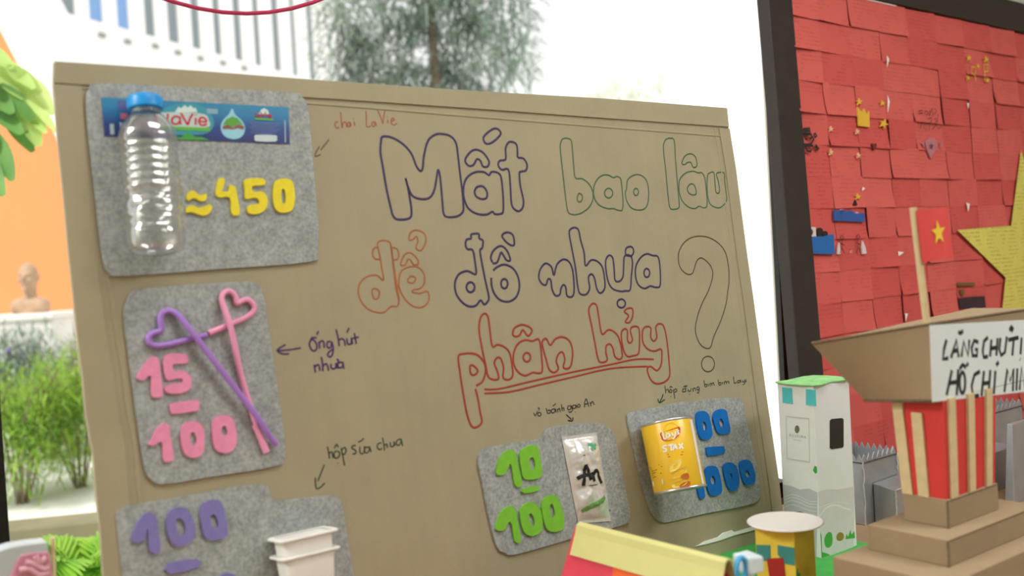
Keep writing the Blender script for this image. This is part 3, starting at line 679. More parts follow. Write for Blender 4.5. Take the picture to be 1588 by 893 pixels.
for i in range(6):
    for q in range(n): fs.append((i * n + q, i * n + (q + 1) % n, (i + 1) * n + (q + 1) % n, (i + 1) * n + q))
cp.add(vs, fs, True); cp.add(vs[-n:], [tuple(range(n))])
put('bottle_cap', cp, CAPBLUE, bo, BF)
cb = MB().lathe([(.0158, ch - .0055), (.0176, ch - .005), (.0178, ch - .002), (.0165, ch - .0015)], 40, inv_bf @ BTF, capb=False, capt=False)
put('tamper_ring', cb, clear_plastic('blue_clear_plastic', (.45, .75, .95), .15, .25), bo, BF)

# the two heart shaped straws
def straw(name, pts, m, label, rad):
    q = crom([(*bl(*zp, PADT + .006), z) for zp, z in zip(Z3([(a, b2) for a, b2, _ in pts]), [c for _, _, c in pts])], False, 6)
    t = thing('drinking_straw', label, 'straw', q[0], BF, 'heart shaped drinking straws')
    put('straw_tube', MB().tube(q, rad, 14), m, t, BF)
    return t, q
sr = .004
lo_, hi_ = PADT + sr, PADT + 3.05 * sr
s1, _ = straw('purple', [(703,708,lo_+.003),(660,655,hi_-.001),(625,602,hi_),(540,490,hi_),(450,375,hi_),(372,272,hi_),(330,215,hi_-.002),(302,178,lo_+.003),(268,162,lo_),(240,176,lo_),(235,205,lo_),(240,236,lo_),(228,247,lo_),(200,255,lo_),(186,275,lo_),(195,297,lo_),(225,305,lo_),(280,296,lo_),(350,278,lo_),(424,261,lo_)], mat('purple_straw_plastic', (166, 124, 206), .35, vary=.03), 'purple straw bent into a heart, lying across the pink one', sr)
s2, _ = straw('pink', [(665,735,lo_),(640,665,lo_),(618,600,lo_),(585,500,lo_),(555,400,lo_+.002),(530,300,hi_-.002),(508,215,hi_),(492,160,hi_-.003),(482,115,lo_+.002),(495,88,lo_),(522,84,lo_),(540,105,lo_),(545,130,lo_),(562,124,lo_),(588,116,lo_),(612,135,lo_),(615,160,lo_),(590,185,lo_),(540,208,lo_),(505,223,lo_),(432,253,lo_)], mat('pink_straw_plastic', (240, 160, 196), .35, vary=.03), 'pink straw bent into a heart, right of the purple one', sr)
j = [(*bl(*p, PADT + .006), lo_) for p in Z3([(622, 625), (642, 672), (667, 738)])]
put('straw_sleeve', MB().tube(j, sr + .0009, 14), mat('pink_straw_plastic', (240, 160, 196)), s2, BF, label='wider pink end sleeve')

# stacked yogurt cups
YB = bl(411, 838.5, PADT); YR = bl(501.5, 811, PADT)
ymid = (YB[1] + YR[1]) / 2; yw = YR[0] - YB[0]
d = .05
for _ in range(40):
    yy = bl(452.4, 845.6, d)[1]
    d += (.002 if yy > ymid else -.002)
YD = max(.05, min(.11, d - PADT))
CUPW = mat('white_cup_plastic', (238, 237, 232), .45, vary=.01, spec=.4)
def cup(y, label):
    t = thing('yogurt_cup', label, 'cup', ((YB[0] + YR[0]) / 2, y - .075, PADT + YD / 2 + .001), BF, 'nested white yogurt cups')
    M = Matrix.Translation(((YB[0] + YR[0]) / 2, y, PADT + YD / 2 + .001)) @ Matrix(((yw / 2, 0, 0, 0), (0, 0, 1, 0), (0, -YD / 2, 0, 0), (0, 0, 0, 1)))
    put('cup_body', MB().lathe([(.66, -.074), (.70, -.072), (.835, -.003), (.83, -.0016), (.815, -.003), (.685, -.0695), (.655, -.0715)], 64, M, 7, True), CUPW, t, BF)
    put('rim', MB().lathe([(.826, -.0018), (.97, -.0034), (1.0, -.0028), (1.0, -.0012), (.97, 0), (.84, 0), (.822, -.0008)], 64, M, 9, False, False, False), CUPW, t, BF, label='flat square rim')
cup(ymid, 'upper white square yogurt cup nested in the one below, on the purple digit pad')
cup(ymid - .0235, 'lower white square yogurt cup holding the upper one, on the purple digit pad')

# silver wrapper
Z11 = zoomed(860, 660, 5.25)
FOIL = mat('silver_foil', (236, 236, 234), .27, metal=.4, vary=.03, scale=40, bump=.2, bscale=120)
wc = [Vector(bl(*p, PADT + .008)) for p in Z11([(215, 800), (482, 778), (362, 54), (78, 92)])]
wr = thing('snack_wrapper', 'shiny silver rice cake wrapper with black brush lettering, puffed up on the green digit pad', 'wrapper', ((wc[0].x + wc[1].x) / 2, wc[0].y, PADT), BF)
def wsurf(s, t, k=1.0, off=0.0):
    c = wc[0].lerp(wc[1], s).lerp(wc[3].lerp(wc[2], s), t)
    e = min(1, min(t, 1 - t) / .09)
    pf = max(0, 1 - abs(2 * s - 1) ** 2.6) ** .6 * max(0, min(1, (min(t, 1 - t) - .04) / .16)) ** .7
    nzv = noise.noise(Vector((s * 4, t * 9, 3))) + .35 * noise.noise(Vector((s * 11, t * 24, 7)))
    h = .011 * pf + (.003 * nzv * pf) + .0006 * math.sin(140 * s) * (1 - e) + .0004 * nzv
    return Vector((c.x, c.y, PADT + .0012 + max(0, k * h) + off))
wm = MB().grid(wsurf, 36, 72)
wm.grid(lambda s, t: wsurf(1 - s, t, .06, -.0006), 36, 72)
put('wrapper_foil', wm, FOIL, wr, BF)
def on_wrap(pt):       # zoom pixel -> (s, t) by bilinear inversion in the board plane
    q = Vector(bl(*Z11([pt])[0], PADT + .011)); s = t = .5
    for _ in range(12):
        c = wc[0].lerp(wc[1], s).lerp(wc[3].lerp(wc[2], s), t)
        ds = wc[1].lerp(wc[2], t) - wc[0].lerp(wc[3], t); dt = wc[3].lerp(wc[2], s) - wc[0].lerp(wc[1], s)
        e = q - c; det = ds.x * dt.y - ds.y * dt.x
        s += (e.x * dt.y - e.y * dt.x) / det; t += (ds.x * e.y - ds.y * e.x) / det
    return s, t
def wrap_decal(mb):
    return mb
def wstroke(loops, w, m, name, label, smooth=False):
    mb = MB()
    for l in loops:
        a = crom([bl(*p, PADT + .011) for p in Z11(l)], False, 8)
        mb.ribbon(a, w, 0, .0004)
    for i, v in enumerate(mb.v):
        s = t = .5; q = Vector((v.x, v.y))
        for _ in range(8):
            c = wc[0].lerp(wc[1], s).lerp(wc[3].lerp(wc[2], s), t)
            ds = wc[1].lerp(wc[2], t) - wc[0].lerp(wc[3], t); dt = wc[3].lerp(wc[2], s) - wc[0].lerp(wc[1], s)
            e = q - c; det = ds.x * dt.y - ds.y * dt.x
            s += (e.x * dt.y - e.y * dt.x) / det; t += (ds.x * e.y - ds.y * e.x) / det
        mb.v[i] = wsurf(s, t, 1, .0006 + v.z)
    return put(name, mb, m, wr, BF, label=label)
wstroke([[(248,318),(244,360),(238,420),(235,490)],[(248,318),(268,350),(278,400),(292,440)],[(188,432),(215,412),(255,402),(290,395)],[(302,378),(310,410),(318,452)],[(312,400),(332,366),(350,375),(362,420),(382,466)]], .0062, INK_BLK, 'brand_lettering', 'black brush lettering')
wstroke([[(235,700),(280,660),(330,630),(385,600),(412,575)],[(260,690),(310,655),(370,625),(408,590)],[(290,668),(340,645),(390,612)]], .006, flat('wrapper_leaf_green', (108, 158, 84), .4), 'leaf_print', 'green leaf print')
wstroke([[(285,150),(320,160),(350,150)],[(300,195),(325,180),(345,185)],[(310,140),(318,170),(312,200)]], .005, flat('wrapper_mint', (96, 176, 138), .4), 'corner_print', 'small green print')
wstroke([[(275,488),(300,485),(345,478)],[(225,240),(245,240)]], .0012, INK_BLK, 'small_print', None)
wstroke([[(475,680),(478,700)]], .003, INK_BLK, 'edge_mark', None)

# chips can
cr = .0455
C0, C1 = bl(980 + 395 / 5.252, 630 + 690 / 5.252, cr + PADT + .022), bl(980 + 274 / 5.252, 630 + 122 / 5.252, cr + PADT)
CF, CH = axis_frame((*C0, cr + PADT + .022), (*C1, cr + PADT + .001))
can = thing('chips_can', 'short yellow potato chips can with silver rims stuck to the blue digit pad', 'can', (*C0, cr + PADT), BF)
CYEL = mat('can_yellow', (244, 198, 48), .3, vary=.02, spec=.5)
RIMS = mat('can_rim_metal', (206, 206, 206), .3, metal=.8, vary=.04)
put('can_body', MB().lathe([(cr - .001, .004), (cr - .0005, .005), (cr - .0005, CH - .005), (cr - .001, CH - .004)], 72, CF), CYEL, can, BF)
put('rim', MB().lathe([(cr - .006, .003), (cr - .004, 0), (cr, 0), (cr + .0003, .003), (cr - .001, .005)], 72, CF, capt=False), RIMS, can, BF, label='silver bottom rim')
put('rim', MB().lathe([(cr - .001, CH - .005), (cr + .0003, CH - .003), (cr, CH), (cr - .004, CH), (cr - .006, CH - .003)], 72, CF, capb=False), RIMS, can, BF, label='silver top rim')
eye_c = CF.inverted() @ (inv_bf @ EYE)
PHV = math.atan2(eye_c.y, eye_c.x)
def can_sh(x, y):
    f = (y - 122 + .166 * (x - 274)) / 588
    xc = 274 + 121 * f
    q = max(-.99, min(.99, (x - xc) / 196))
    return (cr * math.asin(q), CH * (1 - f))
def cwarp(mb, z):
    for i, v in enumerate(mb.v):
        a = PHV + v.x / cr; rr = cr + z + v.z
        mb.v[i] = CF @ Vector((rr * math.cos(a), rr * math.sin(a), v.y))
    return mb
def cplate(pts, m, z, name, label=None, k=3):
    q = [can_sh(*p) for p in pts]
    if k: q = crom(q, True, k)
    return put(name, cwarp(MB().prism([q], 0, .0001), z), m, can, BF, label=label)
def cstroke(loops, w, m, z, name, label=None):
    mb = MB()
    for l in loops: mb.ribbon(crom([can_sh(*p) for p in l], False, 5) if len(l) > 2 else [can_sh(*p) for p in l], w, 0, .0001)
    return put(name, cwarp(mb, z), m, can, BF, label=label)
cplate([(p[0], p[1]) for p in ell(318, 205, 52, 55)], flat('sun_yellow', (248, 214, 60), .35), 0, 'sun_print', 'pale yellow sun disc', 0)
CRED = flat('can_red', (204, 34, 40), .35)
cplate([(238,232),(290,215),(340,198),(378,186),(384,225),(370,262),(335,288),(300,296),(258,290),(246,265)], CRED, .0002, 'logo_banner', 'red logo banner')
CWH = flat('can_white', (246, 244, 240), .35)
cstroke([[(256,222),(262,250),(266,280),(285,276)],[(304,240),(290,240),(284,258),(292,270),(304,262),(308,242)],[(308,242),(312,268)],[(322,230),(328,250),(340,252)],[(348,222),(348,255),(338,280),(326,278)],[(358,204),(355,214)],[(376,215),(366,220),(364,228),(374,234),(372,244),(360,246)]], .0022, CWH, .0004, 'logo_lettering', 'white brand name lettering')
cstroke([[(290,335),(268,336),(262,350),(285,362),(284,378),(262,382)],[(298,334),(336,326)],[(318,330),(322,376)],[(334,374),(348,328),(366,366)],[(340,356),(360,351)],[(374,322),(410,360)],[(404,318),(380,364)]], .0026, CWH, .0002, 'variety_lettering', 'white capital lettering')
cstroke([[(292,404),(410,386)],[(300,424),(405,408)]], .0016, flat('can_orange', (214, 96, 26), .4), .0002, 'small_print', 'orange line of print')
CHIP = flat('chip_cream', (240, 214, 110), .4); CHIPB = flat('chip_brown', (192, 104, 34), .4)
cplate([(318,500),(350,462),(390,440),(400,470),(385,510),(345,540),(318,545)], CHIP, .0001, 'chip_print', 'pale chip picture')
cplate([(330,560),(375,530),(430,500),(445,520),(430,560),(380,590),(335,600)], flat('chip_gold', (226, 186, 70), .4), .0003, 'chip_print', 'golden chip picture')
cplate([(395,580),(425,555),(450,560),(455,595),(420,605)], CHIPB, .0004, 'chip_print', 'brown dip picture')
cplate([(335,640),(390,615),(440,610),(435,640),(390,660),(345,670)], CHIP, .0005, 'chip_print', 'lower pale chip picture')
cplate([(390,650),(430,622),(462,620),(462,655),(425,664),(395,668)], CHIPB, .0006, 'chip_print', 'lower brown dip picture')
cstroke([[(165,500),(238,482)],[(172,514),(258,496)],[(178,530),(222,520)],[(182,546),(212,540)],[(185,560),(255,548)],[(190,580),(215,574)]], .0012, flat('can_brown_print', (150, 96, 20), .4), .0002, 'small_print', 'brown small print')
cplate([(188,612),(266,596),(270,634),(194,648)], CWH, .0002, 'barcode_panel', 'white panel', 0)
cplate([(452,128),(470,122),(566,640),(552,640)], CWH, .0002, 'seam_strip', 'white side seam', 0)

# ------------------------------------------------------------------ models on the table
GREENP = mat('painted_green_card', (70, 170, 78), .8, vary=.12, scale=35, bump=.2, bscale=60)
def tl(px, py, h=0.0): return plane_hit(px, py, TF, h)
g0 = tl(1110, 851); g1 = tl(1170, 834)
LX0, LX1 = g0[0] - .16, tl(1274, 866)[0] + .125
LY1 = (g0[1] + g1[1]) / 2; LY0 = LY1 - .42
put('lawn_sheet', MB().box(LX0, LX1, LY0, LY1, .0, .003), GREENP, None, TF, bevel=.0008, label='green painted cardboard lawn sheet lying on the table under the small models', category='lawn')

# silver castle
rl0 = random.Random(5)
SILV = mat('silver_card', (168, 170, 174), .38, metal=.55, vary=.08, scale=25, bump=.25, bscale=60)
SILVE = mat('silver_edge', (96, 96, 98), .5, metal=.4, vary=.3, scale=200)
K = tl(1342, 815)
cz = thing('castle_model', 'silver foil covered castle model with zigzag tower tops in front of the red note board', 'model castle', (K[0] + .3, K[1] + .1, 0), TF)
def zigzag(x0, x1, y0, y1, z, h, n=7, along='x'):
    mb = MB()
    for i in range(n):
        if along == 'x':
            a = x0 + (x1 - x0) * i / n; b2 = x0 + (x1 - x0) * (i + 1) / n; c = (a + b2) / 2
            mb.add([(a, y0, z), (b2, y0, z), (c, y0, z + h), (a, y0 + .0025, z), (b2, y0 + .0025, z), (c, y0 + .0025, z + h)], [(0, 1, 2), (5, 4, 3), (0, 3, 4, 1), (1, 4, 5, 2), (2, 5, 3, 0)])
        else:
            a = y0 + (y1 - y0) * i / n; b2 = y0 + (y1 - y0) * (i + 1) / n; c = (a + b2) / 2
            mb.add([(x0, a, z), (x0, b2, z), (x0, c, z + h), (x0 + .0025, a, z), (x0 + .0025, b2, z), (x0 + .0025, c, z + h)], [(2, 1, 0), (3, 4, 5), (1, 4, 3, 0), (2, 5, 4, 1), (0, 3, 5, 2)])
    return mb
def tower(x, y, w, dd, h, label):
    o = put('tower', MB().prism([[(x, y), (x + w, y), (x + w, y + dd), (x, y + dd)], [(x + .004, y + .004), (x + w - .004, y + .004), (x + w - .004, y + dd - .004), (x + .004, y + dd - .004)]], 0, h).box(x + .004, x + w - .004, y + .004, y + dd - .004, h - .03, h - .026), SILV, cz, TF, bevel=.001, label=label)
    mb = zigzag(x, x + w, y, 0, h, .014)
    for q in (zigzag(x, x + w, y + dd - .0025, 0, h, .014), zigzag(x, 0, y, y + dd, h, .014, 7, 'y'), zigzag(x + w - .0025, 0, y, y + dd, h, .014, 7, 'y')):
        mb.add(q.v, q.f)
    put('battlement', mb, SILV, o, TF)
    put('edge_band', MB().box(x - .0008, x + w + .0008, y - .0012, y - .0002, h - .004, h - .001).box(x - .0012, x - .0002, y, y + dd, h - .004, h - .001), SILVE, o, TF)
tower(K[0], K[1], .118, .10, .127, 'left tower')
tower(K[0] + .545, K[1] + .02, .14, .10, .15, 'right tower')
put('wall', MB().box(K[0] + .118, K[0] + .545, K[1] + .012, K[1] + .03, 0, .075), SILV, cz, TF, bevel=.001, label='front wall')
put('wall', MB().box(K[0] + .118, K[0] + .545, K[1] + .085, K[1] + .1, 0, .085), SILV, cz, TF, bevel=.001, label='back wall')
put('walkway', MB().hexa([(K[0]+.118, K[1]+.03, 0), (K[0]+.545, K[1]+.03, 0), (K[0]+.545, K[1]+.085, 0), (K[0]+.118, K[1]+.085, 0), (K[0]+.118, K[1]+.03, .07), (K[0]+.545, K[1]+.03, .07), (K[0]+.545, K[1]+.085, .06), (K[0]+.118, K[1]+.085, .06)]), SILV, cz, TF)
put('ramp', MB().hexa([(K[0]+.03, K[1]-.05, 0), (K[0]+.5, K[1]-.05, 0), (K[0]+.5, K[1]-.002, 0), (K[0]+.03, K[1]-.002, 0), (K[0]+.03, K[1]-.05, .072), (K[0]+.5, K[1]-.05, .088), (K[0]+.5, K[1]-.002, .092), (K[0]+.03, K[1]-.002, .08)]), SILV, cz, TF, bevel=.0015, label='front ramp')
FOILB = mat('bright_foil_edge', (214, 216, 220), .3, metal=.4, vary=.1, scale=150)
fe = MB()
for a, b2 in (((0, -.0015, 0), (0, -.0015, .127)), ((.118, -.0015, .09), (.118, -.0015, .127)), ((.03, -.0515, 0), (.03, -.0515, .072)), ((.03, -.0515, .073), (.25, -.0515, .0805)), ((0, .1, 0), (0, .1, .127))):
    A_ = Vector((K[0], K[1], 0)) + Vector(a); B_ = Vector((K[0], K[1], 0)) + Vector(b2)
    fe.tube([A_.lerp(B_, i / 14) + Vector((rl0.uniform(-.001, .001), rl0.uniform(-.001, .001), 0)) for i in range(15)], .0014, 6)
put('foil_edge', fe, FOILB, cz, TF, label='bright crinkled foil edges')
S = tl(1573, 782)
sl = put('silver_slab', MB().hexa([(S[0], S[1], 0), (S[0] + .2, S[1], 0), (S[0] + .2, S[1] + .02, 0), (S[0], S[1] + .02, 0), (S[0] + .016, S[1] + .004, .165), (S[0] + .2, S[1] + .004, .165), (S[0] + .2, S[1] + .016, .165), (S[0] + .016, S[1] + .016, .165)]), SILV, None, TF, bevel=.0015, label='leaning grey silver slab at the right frame edge in front of the castle', category='model wall')

# white carton tower
WH = mat('white_carton', (232, 233, 234), .5, vary=.015, spec=.3)
E = tl(1274, 866, .003)
bw, bd_, bh = .107, .078, .312
tw = thing('carton_tower', 'tall white carton tower with teal windows and green roof beside the display board', 'model building', (E[0] + bw / 2, E[1] + bd_ / 2, .003), TF)
put('carton', MB().box(E[0], E[0] + bw, E[1], E[1] + bd_, .003, bh), WH, tw, TF, bevel=.0012)
put('roof', MB().prism([crom([(E[0] - .003, E[1] - .003), (E[0] + bw * .5, E[1] - .001), (E[0] + bw + .002, E[1] - .002), (E[0] + bw + .001, E[1] + bd_ + .002), (E[0] + .03, E[1] + bd_ + .001), (E[0] - .003, E[1] + bd_ + .002)], True, 3)], bh, bh + .003), mat('roof_green_paint', (150, 214, 140), .8, vary=.15, scale=60), tw, TF, bevel=.001, label='pale green painted roof')
RFACE = TF @ frame(Vector((E[0], E[1] - .0003, .003)), Vector((1, 0, 0)), Vector((0, 0, 1)), Vector((0, -1, 0)))
LFACE = TF @ frame(Vector((E[0] - .0003, E[1] + bd_, .003)), Vector((0, -1, 0)), Vector((0, 0, 1)), Vector((-1, 0, 0)))
Zt = zoomed(1200, 570, 2.765)
def face(F, par, pts, m, name, label=None, k=0, t=.0004, inner=None, Z=Zt, z=0.0, clip=None):
    q = [plane_hit(*p, F) for p in Z(pts)]
    if clip: q = [(max(clip[0], min(clip[1], x)), max(clip[2], min(clip[3], y))) for x, y in q]
    loops = [crom(q, True, k) if k else q]
    if inner: loops.append([plane_hit(*p, F) for p in Z(inner)])
    return put(name, MB().prism(loops, z, z + t), m, par, F, label=label)
TEAL = flat('teal_paper', (86, 196, 200), .7)
face(LFACE, tw, [(36,84),(78,88),(82,156),(38,150)], TEAL, 'window', 'left teal paper window')
face(LFACE, tw, [(138,92),(180,96),(183,166),(138,160)], TEAL, 'window', 'right teal paper window')
face(RFACE, tw, [(240,228),(246,220),(292,216),(299,222),(299,336),(294,343),(248,350),(240,344)], flat('dark_window', (38, 38, 36), .3), 'window', 'dark rounded window on the side', 0, .0004)
face(LFACE, tw, [(52,206),(152,216),(155,408),(55,392)], flat('print_line_grey', (206, 204, 198), .5), 'printed_frame', None, 0, .0002, [(55,211),(149,221),(152,402),(58,387)])
face(LFACE, tw, [(p[0], p[1]) for p in ell(100, 264, 10, 17)], flat('emblem_olive', (122, 118, 92), .4), 'emblem', 'small round olive emblem', 0, .0004)
lt = MB()
for i, c in enumerate(([(68,296),(68,284),(74,285),(73,291),(68,291)], [(79,297),(82,286),(86,298)], [(95,288),(91,290),(95,294),(92,298)], [(105,288),(101,290),(105,295),(101,299)], [(112,289),(112,300)], [(119,301),(119,290)], [(119,290),(125,302),(125,291)], [(131,303),(134,292),(138,304)])):
    lt.ribbon([plane_hit(*p, LFACE) for p in Zt(c)], .0007, .0002, .0001)
lt.ribbon([plane_hit(*p, LFACE) for p in Zt([(84,308),(118,314)])], .0006, .0002, .0001)
put('printed_lettering', lt, flat('print_grey', (130, 128, 122), .5), tw, LFACE)
LAV = flat('lavender_print', (194, 194, 203), .5); LAVP = flat('pink_grey_print', (217, 212, 215), .5)
face(LFACE, tw, [(40,500),(75,507),(110,522),(150,518),(187,535),(187,900),(40,900)], LAV, 'wave_print', 'grey lavender wave print', 0, .0002, clip=(.0, bd_, .0, .3))
face(RFACE, tw, [(190,532),(230,520),(270,522),(310,516),(348,508),(348,900),(190,900)], LAVP, 'wave_print', 'pale pink grey wave print', 0, .0002, clip=(0, bw, .0, .3))
wl = MB()
for dy in (0, 12, 26, 44):
    wl.ribbon(crom([plane_hit(*p, LFACE) for p in Zt([(45,556+dy),(75,544+dy),(110,552+dy),(150,572+dy*.9),(184,574+dy)])], False), .0009, .0002, .0001)
put('wave_lines', wl, WH, tw, LFACE)
wl = MB()
wl.ribbon(crom([plane_hit(*p, RFACE) for p in Zt([(194,640),(225,602),(265,590),(305,604),(330,610)])], False), .003, .0002, .0001)
wl.ribbon(crom([plane_hit(*p, RFACE) for p in Zt([(194,600),(235,585),(280,578),(330,586)])], False), .001, .0002, .0001)
put('wave_lines', wl, WH, tw, RFACE)
face(LFACE, tw, ell(108, 642, 33, 26), flat('dark_brown_print', (66, 56, 52), .5), 'round_print', 'dark brown round print', 0, .0004)
GRS = flat('grass_paint', (70, 170, 66), .8)
face(RFACE, tw, [(192,715),(198,706),(204,720),(206,790),(226,796),(240,802),(240,812),(196,820),(191,800)], GRS, 'painted_grass', None, 0, .0004, clip=(0, bw, .0005, .3))
face(RFACE, tw, [(216,735),(226,712),(240,704),(250,718),(250,755),(235,772),(220,764)], GRS, 'painted_bush', None, 3, .0004)
face(RFACE, tw, [(268,722),(280,706),(296,710),(300,728),(288,742),(272,740)], flat('ochre_paint', (150, 128, 50), .8), 'painted_bush', 'ochre painted bush', 3, .0004)
face(RFACE, tw, [(306,735),(312,712),(318,726),(328,695),(334,716),(344,700),(348,730),(330,732)], GRS, 'painted_grass', None, 0, .0004, clip=(0, bw, .0005, .3))
face(LFACE, tw, [(168,440),(176,420),(188,426),(188,450),(178,455)], GRS, 'paint_spot', 'green paint spot', 0, .0004, clip=(0, bd_, .0, .3))

# yellow carton with round white top
Yw_ = P(1234, 880, 1.43)
YF = frame(Vector((Yw_.x, Yw_.y, TABLE_H)), Vector((.64, .768, 0)), Vector((-.768, .64, 0)), UP)
yw_, yd_ = .070, .061
DISC = YF.inverted() @ P(1220, 813, 1.45)
DISC.x, DISC.y = .35 * DISC.x + .65 * yw_ / 2, .35 * DISC.y + .65 * yd_ / 2
yh = DISC.z - .002
yt = thing('yellow_carton_house', 'small yellow carton house with teal windows and a round white lid', 'model house', (yw_ / 2, yd_ / 2, .003), YF)
YC = mat('yellow_card', (244, 224, 80), .7, vary=.04, scale=30)
put('walls', MB().box(0, yw_, 0, yd_, .003, yh), YC, yt, YF, bevel=.001)
put('round_lid', MB().lathe([(.050, 0), (.0545, .0008), (.055, .002), (.0535, .003)], 64, Matrix.Translation((DISC.x, DISC.y, yh))), mat('white_paper_lid', (236, 235, 230), .6, vary=.01), yt, YF)
YLF = YF @ frame(Vector((-.0003, yd_, .003)), Vector((0, -1, 0)), Vector((0, 0, 1)), Vector((-1, 0, 0)))
YRF = YF @ frame(Vector((0, -.0003, .003)), Vector((1, 0, 0)), Vector((0, 0, 1)), Vector((0, -1, 0)))
Zy = zoomed(1000, 780, 5.293)
TEAL2 = flat('dark_teal_paper', (66, 158, 152), .7)
cl = (0.0, yd_, 0, .2)
face(YLF, yt, [(916,342),(1030,345),(1034,478),(920,470)], TEAL2, 'window', 'left dark teal window', 0, .0006, Z=Zy, clip=cl)
face(YLF, yt, [(1090,345),(1238,368),(1232,512),(1150,498),(1092,420)], TEAL2, 'window', 'right dark teal window', 0, .0006, Z=Zy, clip=cl)
face(YLF, yt, [(1004,455),(1140,448),(1165,700),(1040,700)], flat('red_door_paper', (178, 52, 44), .7), 'door', 'red paper door', 0, .0008, Z=Zy, z=.0006, clip=cl)
face(YRF, yt, [(1240,620),(1245,560),(1252,535),(1258,570),(1275,575),(1278,620)], GRS, 'painted_plant', None, 0, .0004, Z=Zy, clip=(0, yw_, 0, .2))

# red tent house with yellow ridge
ra, rb = PT(902, 809, 1.45), PT(1122, 862, 1.245)
rh = (ra.z + rb.z) / 2
rx = (ra.x + rb.x) / 2
ra = Vector((ra.x, ra.y, 0)); rb = Vector((rb.x, rb.y, 0))
rdir = (ra - rb).normalized(); rlen = (ra - rb).length
rperp = Vector((-rdir.y, rdir.x, 0))        # to the left seen from the near end
HF = TF @ frame(Vector((rb.x, rb.y, 0)), -rperp, rdir, Vector((0, 0, 1)))   # x right, y away along the ridge, z up
ho = thing('tent_house', 'red paper tent house with pale yellow folded ridge and orange window in the foreground', 'model house', (0, rlen / 2, 0), HF)
REDP = mat('red_foam_sheet', (222, 70, 92), .75, vary=.03, scale=40)
YELP = mat('pale_yellow_foam_sheet', (216, 212, 142), .7, vary=.02, scale=40)
HB, TH = .075, .0025
rt = rh - .008
for sgn, lb in ((-1, 'left red roof slope'), (1, 'right red roof slope')):
    put('roof_slope', MB().hexa([(sgn * HB, .0, 0), (sgn * (HB - TH), .0, 0), (sgn * (HB - TH), rlen + .02, 0), (sgn * HB, rlen + .02, 0), (sgn * TH, .004, rt), (sgn * .0002, .004, rt), (sgn * .0002, rlen + .012, rt), (sgn * TH, rlen + .012, rt)]), REDP, ho, HF, label=lb)
ang = math.atan2(rt, HB)
prof2 = []
R = .010
fl = .038
nx, nz = math.sin(ang), math.cos(ang)      # outward normal of the right slope
cz0 = rt - .004
def side(d, off): return (d * math.cos(ang) + nx * off + .002, cz0 - d * math.sin(ang) + nz * off)
outer, innr = [], []
for d in (fl, fl * .6, fl * .3, .006):
    outer.append(side(d, .0062)); innr.append(side(d, .0042))
tops = [(R * math.cos(a) * .9, cz0 + R * math.sin(a) * .75 + .003) for a in [math.pi * i / 10 for i in range(2, 9)]]
topi = [(x * .8, z - .002) for x, z in tops]
outer = outer + tops + [(-x, z) for x, z in outer[::-1]]
innr = innr + topi + [(-x, z) for x, z in innr[::-1]]
cap_ = MB()
m_ = len(outer)
vs = []
for y in (-.008, rlen * .5, rlen + .004):
    vs += [(x, y, z) for x, z in outer] + [(x, y, z) for x, z in innr]
fs = []
for i in range(2):
    for q in range(m_ - 1):
        a = i * 2 * m_ + q; b2 = a + 2 * m_
        fs.append((a, a + 1, b2 + 1, b2)); fs.append((a + m_, b2 + m_, b2 + m_ + 1, a + m_ + 1))
    for q in (0, m_ - 1):
        a = i * 2 * m_ + q; b2 = a + 2 * m_
        fs.append((a, b2, b2 + m_, a + m_))
for i in (0, 2):
    for q in range(m_ - 1):
        a = i * 2 * m_ + q
        fs.append((a, a + m_, a + m_ + 1, a + 1))
cap_.add(vs, fs)
put('ridge_cover', cap_, YELP, ho, HF, label='pale yellow folded ridge cover')
SLF = HF @ frame(Vector((-HB, 0, 0)), Vector((0, -1, 0)), Vector((HB, 0, rt)).normalized(), Vector((-rt, 0, HB)).normalized())
put('window', MB().prism([[plane_hit(*p, SLF, .001) for p in zoomed(840, 760, 3.176)([(358,372),(520,412),(505,560),(340,520)])]], .0016, .0026), flat('orange_paper', (240, 104, 48), .7), ho, SLF, label='orange paper window')
put('gable_wall', MB().prism([[(-HB + .012, 0), (HB - .012, 0), (.004, rt - .03), (-.004, rt - .03)]], 0, .002), flat('rust_paper', (160, 72, 44), .8), ho, HF @ frame(Vector((0, .03, 0)), Vector((1, 0, 0)), Vector((0, 0, 1)), Vector((0, -1, 0))), label='rust brown inner gable')
# white and blue piece under the near ridge end
HFx = HF
bp = thing('plastic_clip', 'small white and light blue plastic piece poking out under the yellow ridge end', 'clip', (.02, -.02, 0), HF)
zc_ = HF.inverted() @ P(1141, 881, 1.235)
pz = zc_.z + .008
put('clip_body', MB().hexa([(.014, -.03, pz - .018), (.044, -.028, pz - .02), (.044, -.002, pz - .018), (.014, -.002, pz - .016), (.014, -.03, pz + .006), (.044, -.028, pz), (.044, -.002, pz + .004), (.014, -.002, pz + .006)]), mat('frosted_white_plastic', (220, 234, 240), .3, vary=.02), bp, HF, bevel=.003)
put('clip_ring', MB().tube([(.006 + .009 * math.cos(a), -.022, pz - .008 + .014 * math.sin(a)) for a in [2 * math.pi * i / 20 for i in range(20)]], .0032, 10, True), flat('clip_blue', (70, 168, 220), .35), bp, HF, label='light blue ring')
put('clip_stem', MB().box(.02, .03, -.022, -.014, .0, pz - .016), mat('frosted_white_plastic', (220, 234, 240)), bp, HF)

